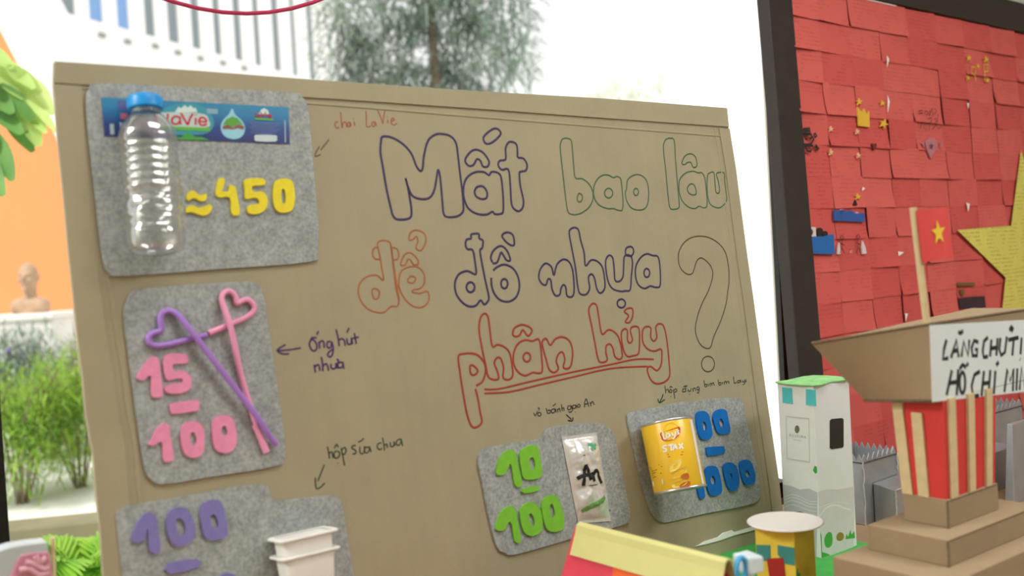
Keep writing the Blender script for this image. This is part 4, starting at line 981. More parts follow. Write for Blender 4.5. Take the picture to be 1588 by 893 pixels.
# mausoleum model
c1 = PT(1469, 776, 1.30); c2_ = PT(1470, 838, 1.25); c3 = PT(1472, 906, 1.19)
h1b = PT(1469, 820, 1.30).z; 
ml = thing('mausoleum_model', 'cardboard monument model on stepped base with red striped column hall and white lettered sign', 'model building', (c3.x + .15, c3.y + .08, .003), TF)
MC = CARD_MODEL
dz3, dz2, dz1 = c3.z, c2_.z, c1.z
put('base_step', MB().box(c3.x, c3.x + .34, c3.y, c3.y + .163, .003, dz3), MC, ml, TF, bevel=.0012, label='bottom step')
put('base_step', MB().box(c2_.x, c2_.x + .235, c2_.y, c2_.y + .1145, dz3, dz2), MC, ml, TF, bevel=.0012, label='middle step')
put('base_step', MB().box(c1.x, c1.x + .13, c1.y, c1.y + .0635, dz2, dz1), MC, ml, TF, bevel=.0012, label='top step')
eg = MB()
for (x, y, w_, d_, za, zb) in ((c2_.x, c2_.y, .235, .1145, dz3, dz2), (c1.x, c1.y, .13, .0635, dz2, dz1)):
    eg.box(x - .0006, x + .0016, y - .0006, y + .0016, za, zb - .001)
    eg.box(x, x + w_, y - .0005, y + .0012, zb - .0022, zb - .0008)
put('cut_edges', eg, CARD_EDGE, ml, TF)
FB, FT = PT(1447, 622, 1.285), PT(1443, 503, 1.285)
hz0, hz1 = dz1, FB.z
RW = mat('red_wall_paper', (214, 62, 58), .7, vary=.04, scale=40)
in_ = .003
bq = [(c1.x + in_, c1.y + in_), (c1.x + .128, c1.y + in_), (c1.x + .128, c1.y + .0605), (c1.x + in_, c1.y + .0605)]
tq = [(c1.x - .002, c1.y - .001), (c1.x + .134, c1.y - .001), (c1.x + .134, c1.y + .068), (c1.x - .002, c1.y + .068)]
hall = put('column_hall', MB().hexa([(*q, hz0) for q in bq] + [(*q, hz1) for q in tq]), RW, ml, TF, label='red column hall')
WOOD = mat('pale_stick_wood', (216, 196, 152), .6, vary=.07, scale=60)
def column(fx, fy, wx, wy):
    """slat standing on the hall wall; f in 0..1 from the front corner"""
    pts = []
    for q, z in ((bq, hz0), (tq, hz1 - (.02 if wy and .2 < fy < .7 else 0))):
        if wx:
            a = Vector((*q[0], z)); e = (Vector((*q[1], z)) - a).normalized(); p = a + e * (fx * (Vector((*q[1], z)) - a).length)
            nrm = Vector((0, -1, 0))
        else:
            a = Vector((*q[0], z)); e = (Vector((*q[3], z)) - a).normalized(); p = a + e * (fy * (Vector((*q[3], z)) - a).length)
            nrm = Vector((-1, 0, 0))
        hw = (wx or wy) / 2
        ring = [p - e * hw, p + e * hw, p + e * hw + nrm * .004, p - e * hw + nrm * .004]
        pts += ring
    return MB().hexa(pts)
for fx in (.13, .48, .83):
    put('column', column(fx, 0, .015, 0), WOOD, ml, TF)
for fy in (.52, .93):
    put('column', column(0, fy, 0, .015), WOOD, ml, TF)
# roof block, flaring out at its left end
UX, AY = Vector((1, 0, 0)), Vector((0, 1, 0))
LB, LT = PT(1340, 620, 1.366), PT(1259, 533, 1.345)
dpt = (LB - FB).y
RBf, RTf = FB + UX * .235, FT + UX * .29
RBf.z = FB.z; RTf.z = FT.z
RBb, RTb = RBf + AY * dpt, RTf + AY * dpt
def patch(mb, a, b2, c, d2, n=8):
    return mb.grid(lambda s, t: a.lerp(b2, s).lerp(d2.lerp(c, s), t), n, n)
rb_ = MB()
for q in ((FB, RBf, RTf, FT), (RBf, RBb, RTb, RTf), (RBb, LB, LT, RTb), (LB, FB, FT, LT), (FT, RTf, RTb, LT), (LB, RBb, RBf, FB)): patch(rb_, *q)
put('roof_block', rb_, MC, ml, TF, label='roof block flaring outwards')
put('roof_edge', MB().tube([LT + Vector((0, 0, .0008)), FT + Vector((0, 0, .0008)), RTf + Vector((0, 0, .0008))], .0018, 8).tube([LB, FB, RBf], .0026, 8), CARD_EDGE, ml, TF)
sup = FT - FB; sup -= sup.dot(UX) * UX; sup.normalize()
SGF = TF @ frame(FB + Vector((0, -.0016, 0)), UX, sup, UX.cross(sup))
Zs = zoomed(1400, 480, 4.06)
sg = put('sign_paper', MB().prism([[plane_hit(*p, SGF) for p in Zs([(168,98),(1010,50),(1010,490),(185,582)])]], 0, .0008), mat('white_sign_paper', (222, 228, 228), .7, vary=.01), ml, SGF, label='white paper sign')
sgl = MB()
for l in ([(272,190),(256,250),(250,312),(282,305)], [(300,305),(335,190),(348,300)], [(313,262),(345,255)], [(345,138),(360,150),(376,134)], [(366,298),(380,200),(408,290),(416,190)], [(472,205),(446,195),(430,240),(436,290),(464,290),(466,250),(450,252)],
          [(532,175),(508,200),(500,260),(506,300),(532,295)], [(555,188),(546,296)], [(594,180),(586,290)], [(550,245),(590,238)], [(612,178),(604,250),(616,288),(640,268),(652,170)], [(668,132),(682,106),(692,116),(680,140)], [(660,192),(725,176)], [(696,182),(686,290)], [(745,176),(738,282)], [(733,310),(736,314)],
          [(812,164),(788,190),(780,245),(786,285),(812,280)], [(840,165),(832,275)], [(880,158),(872,270)], [(836,222),(876,215)],
          [(306,382),(272,540)], [(346,376),(336,540)], [(290,462),(342,455)], ell(372, 460, 18, 66) + [(390, 460)], [(354,376),(374,346),(394,364)], [(398,336),(408,352)], [(482,390),(448,410),(430,480),(440,546),(476,540)], [(508,386),(492,546)], [(548,380),(536,540)], [(500,466),(542,460)], [(580,384),(570,532)], [(584,352),(600,330)],
          [(636,520),(655,376),(672,450),(694,370),(690,514)], [(718,370),(712,510)], [(732,506),(744,366),(764,500),(776,360)], [(800,498),(808,356)], [(840,492),(846,352)], [(804,428),(843,422)]):
    sgl.ribbon([plane_hit(*p, SGF) for p in Zs(l)], .006, .0008, .0003)
put('sign_lettering', sgl, INK_BLK, sg, SGF, label='black hand painted capital lettering')
# flag on a stick
fb_, ft_ = PT(1437, 500, 1.31), PT(1416, 322, 1.30)
fb_.z = FT.z + .0005
fl_ = thing('toy_flag', 'small red paper flag with yellow star on a thin wooden stick on the monument roof', 'flag', fb_, TF)
put('flag_stick', MB().tube([fb_, ft_], .0046, 12), WOOD, fl_, TF)
fup = (ft_ - fb_).normalized(); fux = (UX - UX.dot(fup) * fup).normalized()
FLF = TF @ frame(ft_, fux, fup, fux.cross(fup))
def flagp(s, t): return Vector((-.006 + .085 * s, -.004 - .068 * t - .004 * s, .0056 + .004 * math.sin(4 * s + .5)))
fm = MB().grid(flagp, 16, 8); fm.grid(lambda s, t: flagp(1 - s, t) - Vector((0, 0, .0006)), 16, 8)
put('flag_cloth', fm, mat('red_flag_paper', (226, 74, 72), .6, vary=.02), fl_, FLF)
st = []
for i in range(10):
    a = math.pi / 2 + i * math.pi / 5; rr = .0165 if i % 2 == 0 else .0068
    st.append((.036 + rr * math.cos(a) * 1.05, -.038 + rr * math.sin(a)))
put('flag_star', MB().prism([st], .0098, .0104), flat('flag_star_yellow', (240, 206, 60), .6), fl_, FLF, label='yellow star')

# pink and grey craft at the lower left
def pp(px, py, z=1.2): return PT(px, py, z)
a = pp(74, 842); 
CRF = TF @ frame(Vector((a.x, a.y, 0)), Vector((1, 0, 0)), Vector((0, 0, 1)), Vector((0, -1, 0)))
pk = thing('paper_craft', 'pink and pale grey craft box with a stick, lower left corner', 'craft box', (-.08, 0, 0), CRF)
Zp = zoomed(0, 780, 7.9)
def cq(pts): return [plane_hit(*p, CRF) for p in Zp(pts)]
q = cq([(580,478),(340,505),(130,540),(0,585)])
xl = q[-1][0] - .09
put('craft_back', MB().prism([q + [(xl, q[-1][1] - .03), (xl, .0), (q[0][0] + .004, 0)]], -.03, 0), flat('pale_grey_card', (190, 200, 202), .5), pk, CRF, bevel=.003, label='pale grey card back')
q = cq([(600,590),(420,602),(245,632),(180,740),(110,900)])
pb = [(q[-1][0] - .02, .02), (q[0][0] + .008, .02)]
pm = MB()
put('craft_panel', MB().prism([q + pb], 0, .004), mat('pink_card', (206, 140, 162), .5, vary=.18, scale=40, bump=.3, bscale=30), pk, CRF, bevel=.002, label='pink front panel')
for i, l in enumerate(([(420,640),(470,720),(560,660)], [(300,720),(400,740),(520,800),(600,770)], [(230,820),(350,800),(470,870),(590,840)])):
    put('craft_fold', MB().tube([(*p, .004) for p in crom(cq(l), False, 5)], .004, 8), mat('pink_card_light', (226, 168, 186), .4, vary=.1), pk, CRF)
sx = cq([(655, 430), (670, 890)])
put('craft_stick', MB().tube([(sx[0][0], sx[0][1], -.006), (sx[1][0], sx[1][1], -.006), (sx[1][0] + .004, 0, -.006)], .0028, 10), WOOD, pk, CRF)

# ------------------------------------------------------------------ red note board
PX_ = c2w((1906, -147, 1544)); PX_.z = 0; PX_.normalize()
PA = Vector((-PX_.y, PX_.x, 0))
lean = math.radians(2.3)
PU = (UP * math.cos(lean) + PA * math.sin(lean)).normalized()
PO = P(1220, -28, 2.45)
PF = frame(PO, PX_, PU, PX_.cross(PU))
def pl(px, py, off=0.0): return plane_hit(px, py, PF, off)
seams = [pl(x, 100)[0] for x in (1227, 1272, 1320, 1366, 1409, 1452, 1495, 1535, 1573, 1611)]
PWID = seams[-1] + .10
PBOT = -PO.z / PU.z + .006
nb = thing('note_board', 'large dark framed board leaning on the wall at the right, covered in red notes', 'notice board', (PWID / 2, PBOT, 0), PF)
REDN = [add_mult(mat('red_note_paper_%s' % n, c, .85, vary=.02, scale=9, spec=.15), scribbles((.8, .72, .72, 1), .0105, a, 420)) for n, c, a in (('plain', (219, 102, 96), .62), ('deep', (214, 95, 90), .52), ('light', (223, 107, 100), .5))]
put('backing', MB().box(-.02, PWID + .02, PBOT + .02, .02, -.016, -.006), mat('red_backing', (198, 80, 76), .8, vary=.05), nb, PF, label='red backing sheet')
BRN = mat('dark_frame_wood', (50, 42, 38), .5, vary=.12, scale=25)
FW = .098
put('frame_bar', MB().box(-FW, 0, PBOT, FW, -.022, .012), BRN, nb, PF, bevel=.003, label='left frame bar')
put('frame_bar', MB().box(PWID, PWID + FW, PBOT, FW, -.022, .012), BRN, nb, PF, bevel=.003, label='right frame bar')
put('frame_bar', MB().box(0, PWID, 0.002, FW, -.022, .012), BRN, nb, PF, bevel=.003, label='top frame bar')
put('frame_bar', MB().box(0, PWID, PBOT, PBOT + .06, -.022, .012), BRN, nb, PF, bevel=.003, label='bottom frame bar')
put('white_edge', MB().box(.12, .5, -.0025, .001, -.004, .004), TORN_AND_LEAK, nb, PF, label='white paper edge showing under the top bar')
RH = .0795
ORD = ['top', 'second', 'third', 'fourth', 'fifth', 'sixth', 'seventh', 'eighth', 'ninth', 'tenth', 'eleventh', 'twelfth', 'thirteenth', 'fourteenth', 'fifteenth', 'sixteenth']
OC = ['leftmost', 'second', 'third', 'fourth', 'fifth', 'sixth', 'seventh', 'eighth', 'ninth', 'tenth']
CONT = ['red note with faint writing', 'red note with faint pencilled lines', 'red note with small handwriting']
notes = {}
rn = random.Random(3)
nrows = int((PO.z - TABLE_H) / RH) + 1
star_c = None
def make_note(r_, c_):
    x0, x1 = seams[c_] + .0005, seams[c_ + 1] + .0005
    x0 += rn.uniform(-.004, .003) if c_ else .001
    y1 = -.001 - RH * r_ + (rn.uniform(-.004, .003) if r_ else 0); y0 = -.001 - RH * (r_ + 1) - .003
    z = .0012 + .0007 * ((r_ * 3 + c_ * 5) % 4)
    rot = rn.uniform(-.018, .018); lift = rn.choice((0, .001, .002, .004, .006)); cl = rn.uniform(-1, 1); sl = rn.choice((0, .0015, .003, .005)); sgn = rn.choice((-1, 1, 1))
    cx_, cy_ = (x0 + x1) / 2, y1
    w_, h_ = x1 - x0, y1 - y0
    def fn(s, t, dz=0):
        dx, dy = (s - .5) * w_, -t * h_
        k = t ** 3 * lift * (1 + cl * (s - .5) * 1.6) + sl * (s ** 4 if sgn > 0 else (1 - s) ** 4)
        return Vector((cx_ + dx * math.cos(rot) - dy * math.sin(rot), cy_ + dx * math.sin(rot) + dy * math.cos(rot), z + max(0, k) + dz))
    mb = MB().grid(lambda s, t: fn(1 - s, t), 6, 6); mb.grid(lambda s, t: fn(s, t, -.0003), 6, 6)
    kind = rn.randrange(3)
    o = put('paper_note', mb, REDN[kind], None, PF, label='%s, %s row, %s, on the framed board' % (CONT[kind], ORD[r_], OC[c_] if c_ == 0 else OC[c_] + ' from left'), category='paper note', group='red paper notes on the framed board')
    notes[(r_, c_)] = o
for r_ in range(nrows):
    for c_ in range(9):
        make_note(r_, c_)
def note_at(px, py):
    x, y = pl(px, py)
    c_ = max([i for i in range(9) if seams[i] <= x + 1e-6] or [0]); r_ = max(0, min(nrows - 1, int(-y / RH)))
    return notes[(r_, c_)]
NZ = .0105
def doodle(px, py, label, parts):
    """parts: (name, material, [polygons in px], [strokes in px], width)"""
    o = note_at(px, py); o['label'] = label
    for nm, m, polys, strokes, w_ in parts:
        mb = MB()
        for q in polys: mb.prism([[pl(*p, NZ) for p in q]], NZ - .004, NZ)
        for s in strokes: mb.ribbon([pl(*p, NZ) for p in s], w_, NZ - .0003, .0003)
        put(nm, mb, m, o, PF)
def star_px(cx, cy, rx, ry, rot=0):
    return [(cx + (rx if i % 2 == 0 else rx * .42) * math.sin(i * math.pi / 5 + rot), cy - (ry if i % 2 == 0 else ry * .42) * math.cos(i * math.pi / 5 + rot)) for i in range(10)]
YDR, PDR, BDR, KDR, WDR = flat('yellow_drawing', (234, 190, 62), .7), flat('peach_drawing', (240, 190, 150), .7), flat('blue_drawing', (52, 92, 166), .7), flat('black_drawing', (44, 34, 34), .7), flat('white_drawing', (230, 214, 214), .7)
doodle(1515, 110, 'red note with yellow line figures and small stars, upper right of the board', [('drawing', YDR, [star_px(1503, 90, 4, 5), star_px(1530, 92, 4, 5), star_px(1517, 103, 3, 4), star_px(1502, 121, 3, 4), star_px(1532, 124, 3, 4)], [[(1514,126),(1512,116),(1507,114),(1507,104),(1513,104),(1513,114)],[(1528,126),(1526,100),(1533,100),(1533,110),(1527,112)],[(1530,104),(1530,107)]], .004)])
doodle(1336, 185, 'red note with a torn yellow paper shape and a yellow star', [('yellow_shape', YDR, [star_px(1333, 158, 5, 6), [(1330,166),(1337,174),(1340,168),(1345,178),(1348,172),(1349,197),(1332,195)]], [], .003)])
doodle(1369, 165, 'red note with two small yellow stars near its right edge', [('yellow_star', YDR, [star_px(1369, 160, 4, 4.5), star_px(1371, 192, 7, 8, .4)], [], .003)])
doodle(1252, 219, 'leftmost red note with a black doodle of a face drawn upside down', [('drawing', KDR, [], [[(1246,200),(1246,207),(1257,207),(1256,199),(1246,200)],[(1247,203),(1256,203)],[(1245,208),(1243,218),(1247,224),(1258,224),(1262,216),(1258,208),(1245,208)],[(1248,214),(1252,216)],[(1256,215),(1259,213)],[(1248,226),(1252,234),(1257,235),(1261,226),(1248,226)],[(1262,209),(1265,207),(1267,210),(1264,213),(1262,209)],[(1265,224),(1270,231),(1268,233),(1264,226)],[(1240,224),(1243,230)],[(1239,208),(1240,214)]], .006)])
doodle(1310, 220, 'red note with four small pale stars in its corners', [('corner_star', PDR, [star_px(1289, 200, 4, 5), star_px(1330, 204, 4, 5), star_px(1289, 236, 4, 6), star_px(1332, 241, 4, 5)], [], .003)])
doodle(1356, 226, 'red note with a small dark heart in its middle', [('heart', flat('dark_heart', (120, 44, 50), .7), [[(1356,233),(1352,225),(1353,222),(1356,224),(1359,222),(1360,226)]], [], .003)])
doodle(1441, 186, 'red note filled with dense black scribbled figures', [('drawing', KDR, [], [[(1425,172),(1431,171)],[(1425,176),(1431,175)],[(1434,176),(1436,171),(1440,176),(1436,178)],[(1443,170),(1441,180),(1446,168),(1447,180)],[(1449,168),(1453,172),(1449,178)],[(1440,184),(1446,182),(1444,190)],[(1449,184),(1453,184),(1451,192)],[(1427,200),(1430,190),(1434,190),(1432,198),(1437,202)],[(1438,192),(1442,189),(1441,202)],[(1446,200),(1452,194),(1456,200),(1460,196)],[(1455,176),(1454,190)]], .0022)])
doodle(1444, 228, 'red note with a faded pink flower around a grey star', [('drawing', flat('faded_pink', (196, 124, 134), .7), [[(1444,246),(1438,232),(1435,220),(1441,214),(1449,214),(1454,222),(1450,234)],[(1430,222),(1433,219),(1434,229)],[(1459,220),(1462,223),(1459,230)]], [], .003), ('small_star', flat('grey_green_drawing', (96, 92, 84), .7), [star_px(1444, 227, 5, 7)], [], .002)])
doodle(1318, 333, 'red note with dark blue wavy sea, a boat and a yellow star', [('sea', BDR, [[(1294,325),(1300,327),(1306,325),(1314,328),(1320,326),(1328,331),(1341,330),(1341,344),(1294,342)]], [], .003), ('boat', KDR, [[(1324,318),(1327,310),(1330,318)]], [], .003), ('yellow_star', YDR, [star_px(1331, 305, 5, 5)], [], .003), ('sail', flat('lilac_drawing', (196, 168, 214), .7), [ell(1306, 328, 3, 4)], [], .003), ('sail', flat('lilac_drawing', (196, 168, 214), .7), [[(1322,331),(1330,328),(1333,332)]], [], .003)])
doodle(1272, 375, 'leftmost red note with bright blue sea, a white picture and black figures', [('sea', flat('bright_blue_drawing', (40, 108, 182), .7), [[(1253,369),(1262,366),(1275,367),(1283,364),(1293,363),(1295,394),(1255,393)]], [], .003), ('white_picture', WDR, [[(1251,352),(1265,352),(1266,367),(1252,367)]], [], .003), ('black_figure', KDR, [ell(1272, 360, 5, 7), ell(1280, 362, 4, 4), ell(1258, 360, 3, 5)], [], .003)])
doodle(1320, 380, 'red note with two black stick figures holding white shapes', [('drawing', KDR, [], [[(1306,372),(1306,384),(1302,394)],[(1306,384),(1310,393)],[(1303,377),(1310,380)],[(1306,372),(1303,368),(1306,365),(1309,368),(1306,372)],[(1331,371),(1331,384),(1327,393)],[(1331,384),(1335,393)],[(1328,376),(1335,380)],[(1331,371),(1328,367),(1331,363),(1334,367),(1331,371)]], .0022), ('white_shape', WDR, [[(1299,394),(1300,382),(1302,376),(1304,394)],[(1338,373),(1343,385),(1344,393),(1338,394),(1337,384)]], [[(1318,391),(1321,388),(1322,392),(1318,391)]], .0015)])
doodle(1507, 468, 'red note with a dark grey rectangle drawn on it', [('dark_rectangle', flat('charcoal_drawing', (64, 44, 50), .8), [[(1488,462),(1508,460),(1527,459),(1529,477),(1490,479)]], [], .003), ('green_mark', flat('olive_drawing', (120, 96, 56), .8), [[(1486,438),(1512,438),(1512,443),(1486,443)], [(1490,449),(1496,449),(1496,457),(1491,457)]], [], .003)])
doodle(1471, 375, 'red note with a small blue and peach figure beside the star tip', [('drawing', BDR, [[(1466,370),(1472,376),(1474,388),(1468,390),(1465,382)]], [], .003), ('peach_mark', PDR, [ell(1467, 361, 4, 5)], [], .003)])
for l in ([(1376,86),(1379,92),(1376,104)], [(1377,148),(1380,158),(1377,174)], [(1338,290),(1342,292),(1337,296)], [(1393,390),(1402,391),(1394,397)], [(1404,486),(1408,486),(1405,498)], [(1499,314),(1504,316),(1502,328)], [(1500,160),(1503,160),(1502,168)]):
    put('torn_corner', MB().prism([[pl(*p, NZ) for p in l]], NZ - .001, NZ), TORN_AND_LEAK, nb, PF, label='white torn paper corner')

# yellow star of note paper
SX, SY = pl(1578, 234); TXx, TYy = pl(1478, 357)
sry = (SY - TYy) / .691; srx = (SX - TXx) / .951
scx, scy = SX, SY - sry
YSTAR = add_mult(mat('yellow_note_paper', (230, 220, 112), .8, vary=.03, scale=12, spec=.15), scribbles((.62, .6, .5, 1), .012, .45))
ps = thing('paper_star', 'big five pointed yellow star pieced from written notes on the red board', 'star', (scx, scy, .012), PF)
def sp(a, q): return (scx + srx * q * math.cos(math.radians(a)), scy + sry * q * math.sin(math.radians(a)))
for i in range(5):
    a = 90 + 72 * i
    q = [(scx, scy), sp(a - 36, .4), sp(a, 1), sp(a + 36, .4)]
    put('star_piece', MB().prism([q], .011 + .0008 * (i % 3), .0115 + .0008 * (i % 3)), YSTAR, ps, PF)

# dark pink cord hanging in the window
fy = WY0 - .03
cx0, cz0_ = wall_x(345, 19, fy)
cpts = []
XR = math.sqrt((HEAD + .02 - cz0_) / 1.22)
for i in range(41):
    x = -XR + 2 * XR * i / 40
    cpts.append((cx0 + x, fy, cz0_ + 1.22 * x * x))
put('cord', MB().tube(cpts, .0036, 10), mat('crimson_cord', (186, 44, 88), .6, vary=.1, scale=200), None, ROOM, label='dark pink cord swagging across the top of the window', category='cord')
for k, (x, y, z) in enumerate((cpts[0], cpts[-1])):
    put('wall_hook', MB().tube([(x, WY0, z + .012), (x, fy - .006, z + .01), (x, fy - .01, z + .002), (x, fy - .006, z - .004), (x, fy, z - .005)], .003, 8), BLACK, None, ROOM, label='small black hook holding the %s end of the pink cord' % ('left', 'right')[k], category='hook')

# ------------------------------------------------------------------ outdoors
H_ = lambda px: CY - 38.5 - .057 * (px - CX)          # horizon row at a pixel column
def GZ(px, z, h=0.0):                              # ground point (height h) below pixel column px at depth z
    y = H_(px) + (CAM_H - h) / z * FPX
    return P(px, y, z)
PAVE = mat('pale_paving', (226, 224, 216), .8, vary=.04, scale=.8)
EX = Vector((1, 0, 0)); EY = Vector((0, 1, 0))
wy = (ROOM @ Vector((0, WY1, 0)))
gm = MB()
q = [ROOM @ Vector((-30, WY1 + .005, -.03)), ROOM @ Vector((40, WY1 + .005, -.03)), ROOM @ Vector((40, 60, -.03)), ROOM @ Vector((-30, 60, -.03))]
gm.hexa([p - Vector((0, 0, .1)) for p in q] + q)
struct('ground', gm, PAVE)
rl = random.Random(11)
def leafmat(name, rgb, rgb2, tr=.35, scale=3):
    m = mat(name, rgb, .5, scale=scale, rgb2=rgb2, spec=.35)
    nt = m.node_tree; p = nt.nodes['Principled BSDF']; N = nt.nodes.new; L = nt.links.new
    t = N('ShaderNodeBsdfTranslucent'); mx = N('ShaderNodeMixShader'); mx.inputs[0].default_value = tr
    L(p.inputs['Base Color'].links[0].from_socket, t.inputs[0])
    L(p.outputs[0], mx.inputs[1]); L(t.outputs[0], mx.inputs[2])
    L(mx.outputs[0], nt.nodes['Material Output'].inputs[0])
    return m
def leaf(mb, base, d, ln, w, up=Vector((0, 0, 1)), n=4, droop=.25, fold=.15):
    d = d.normalized(); s = d.cross(up)
    if s.length < 1e-3: s = Vector((1, 0, 0))
    s.normalize(); nn = s.cross(d)
    vs, fs = [], []
    for i in range(n + 1):
        t = i / n; wd = w * .5 * math.sin(math.pi * (t * .86 + .07)) ** .8
        c = base + d * ln * t - Vector((0, 0, droop * ln * t * t))
        vs += [c - s * wd + nn * fold * wd, c, c + s * wd + nn * fold * wd]
    for i in range(n):
        a = i * 3
        fs += [(a, a + 1, a + 4, a + 3), (a + 1, a + 2, a + 5, a + 4)]
    mb.add(vs, fs, True)
def cloud(mb, c, r3, count, ln, w, shell=.5, droop=.2, upb=.3, n=1, lump=0):
    for _ in range(count):
        while True:
            v = Vector((rl.uniform(-1, 1), rl.uniform(-1, 1), rl.uniform(-1, 1)))
            if .05 < v.length <= 1: break
        v = v.normalized() * (shell + (1 - shell) * rl.random())
        if lump and noise.noise(v * 2.3 + c) < -.12 * lump: continue
        p = c + Vector((v.x * r3[0], v.y * r3[1], v.z * r3[2]))
        d = Vector((v.x + rl.uniform(-.8, .8), v.y + rl.uniform(-.8, .8), v.z * .6 + upb + rl.uniform(-.6, .6)))
        leaf(mb, p, d, ln * rl.uniform(.6, 1.2), w * rl.uniform(.7, 1.2), n=n, droop=droop)
BARK = mat('grey_brown_bark', (132, 116, 98), .9, vary=.2, scale=20)

# white office building with vertical fins
dB = c2w((608, -73.5, 1544)); dB.z = 0; dB.normalize()
FO = P(30, 15, 30)
FFR = frame(FO, dB, UP, dB.cross(UP))
bx = lambda px, py: plane_hit(px, py, FFR)
s5 = 3.054
wins = [(-330,-265,-62),(-165,-95,-30),(0,60,0),(150,215,32),(290,355,65),(425,487,95),(558,612,128),(690,735,165),(800,848,190),(912,950,215),(1018,1050,240),(1115,1148,265),(1210,1236,290),(1300,1330,312),(1388,1408,335),(1468,1492,355)]
wx = [(bx(a / s5, c / s5)[0], bx(b2 / s5, c / s5)[0]) for a, b2, c in wins]
wb = bx(107, 21)[1]
BTOP = wb + 7.5
BL, BR = wx[0][0] - 2.2, wx[-1][1] + 1.4
ob = thing('office_building', 'bright white building with tall vertical fins and grey window strips beyond the garden', 'building', ((BL + BR) / 2, -FO.z, -3), FFR)
BWHITE = mat('white_render', (244, 244, 242), .7, vary=.01)
put('wall', MB().box(BL, BR, -FO.z, wb, -6, 0), BWHITE, ob, FFR, label='white lower wall')
put('wall', MB().box(BL, BR, wb, BTOP, -6, -.12), BWHITE, ob, FFR, label='white upper wall')
prev = BL
for i, (a, b2) in enumerate(wx + [(BR, BR)]):
    put('fin', MB().box(prev, a, wb - .02, BTOP, -.12, .02), BWHITE, ob, FFR, bevel=.02)
    prev = b2
    if a < BR:
        gm_ = flat('sky_reflection_glass', (124, 164, 216), .25) if i in (5, 6) else flat('grey_window_glass', (128, 140, 146), .25)  # blue base colour paints the sky reflected in two panes
        put('window_pane', MB().box(a, b2, wb - .02, BTOP, -.12, -.06), gm_, ob, FFR, label='window strip coloured blue for reflected sky' if i in (5, 6) else None)
VENT = flat('vent_grey', (150, 150, 148), .7)
for px, py in ((12, 15), (60, 30), (110, 42), (157, 55), (197, 65), (240, 72), (275, 82), (310, 91), (345, 98), (378, 106)):
    x, y = bx(px, py)
    put('vent', MB().lathe([(.15, -.05), (.17, .06), (.14, .1), (.05, .1)], 20, Matrix.Translation((x, y, 0)) @ Matrix.Scale(.55, 4, (0, 1, 0))), VENT, ob, FFR)

# orange building
OZ = 12.5
OF = frame(P(0, H_(0), OZ), EX, UP, -EY)
op = lambda px, py: plane_hit(px, py, OF)
og = thing('orange_house', 'orange rendered house with a steep white edged gable beyond the bust', 'building', (0, -CAM_H, -2), OF)
gpts = [op(-420, 470), op(-420, -120), op(-70, -95), op(46, 128), op(88, 208), op(150, 330), op(330, 330), op(330, 470)]
gpts[0] = (gpts[0][0], -CAM_H); gpts[-1] = (gpts[-1][0], -CAM_H)
put('wall', MB().prism([gpts], -2.5, 0), mat('orange_render', (240, 146, 92), .8, vary=.03, scale=.7), og, OF)
e1 = [op(-72, -98), op(46, 128), op(88, 208), op(150, 330)]
e2 = [(x + .09, y + .12) for x, y in e1]
put('gable_edge', MB().prism([e1 + e2[::-1]], -2.5, .06), BWHITE, og, OF, label='white gable edge')

# bright white garden wall on the right
struct('wall_garden', MB().box(2.0, 16, 14.0, 14.2, -.03, 3.4), BWHITE)

# pedestal and bust
BZ = 9.6
bc = GZ(62, BZ)
pw = .37
ptop = CAM_H - (485 - H_(46)) / FPX * BZ
ped = thing('pedestal', 'white square pedestal carrying the bust in front of the orange wall', 'pedestal', (bc.x, bc.y, 0))
STN = mat('white_stone', (226, 224, 218), .6, vary=.03, scale=4)
put('shaft', MB().box(bc.x - pw + .03, bc.x + pw - .03, bc.y - pw + .03, bc.y + pw - .03, -.03, ptop - .06), STN, ped, bevel=.01)
put('cap', MB().box(bc.x - pw, bc.x + pw, bc.y - pw, bc.y + pw, ptop - .06, ptop), STN, ped, bevel=.01)
put('plaque', MB().box(bc.x - .22, bc.x + .22, bc.y - pw + .02, bc.y - pw + .031, ptop - .4, ptop - .12), flat('plaque_grey', (196, 198, 192), .5), ped)
bm2 = MB()
S_ = BZ / FPX
hc = Vector((bc.x - .01, bc.y, ptop + .355))
bm2.ball(hc, (.088, .108, .13), 24, 18)                                   # skull
bm2.ball(hc + Vector((0, -.028, -.062)), (.068, .078, .085), 20, 14)       # jaw
bm2.ball(hc + Vector((0, -.113, -.022)), (.015, .022, .034), 12, 10)       # nose
bm2.ball(hc + Vector((0, -.1, -.076)), (.03, .014, .011), 12, 8)           # lips
bm2.ball(hc + Vector((0, -.09, -.125)), (.03, .026, .03), 12, 8)           # chin beard
for s in (-1, 1):
    bm2.ball(hc + Vector((s * .034, -.098, .022)), (.03, .016, .011), 12, 8)   # brow
    bm2.ball(hc + Vector((s * .09, .004, -.015)), (.014, .028, .042), 12, 8)   # ear
    bm2.ball(hc + Vector((s * .048, -.08, -.04)), (.026, .024, .026), 12, 8)   # cheek
bm2.lathe([(.06, .06), (.058, .15), (.066, .27)], 24, Matrix.Translation((hc.x, hc.y + .01, ptop)))
bm2.ball((hc.x, bc.y + .01, ptop + .055), (.185, .105, .115), 28, 18)
for s in (-1, 1): bm2.ball((hc.x + s * .115, bc.y, ptop + .06), (.075, .085, .085), 20, 14)
bm2.lathe([(.105, -.002), (.1, .02), (.085, .05)], 28, Matrix.Translation((hc.x, bc.y, ptop)))
bm2.v = [Vector((v.x, v.y, max(v.z, ptop - .001))) for v in bm2.v]
bu = put('bust_statue', bm2, mat('pale_bronze_stone', (176, 146, 118), .55, vary=.12, scale=9), label='pale brown bust of a man on the white pedestal', category='statue')
rmod = bu.modifiers.new('remesh', 'REMESH'); rmod.mode, rmod.voxel_size, rmod.use_smooth_shade = 'VOXEL', .009, True
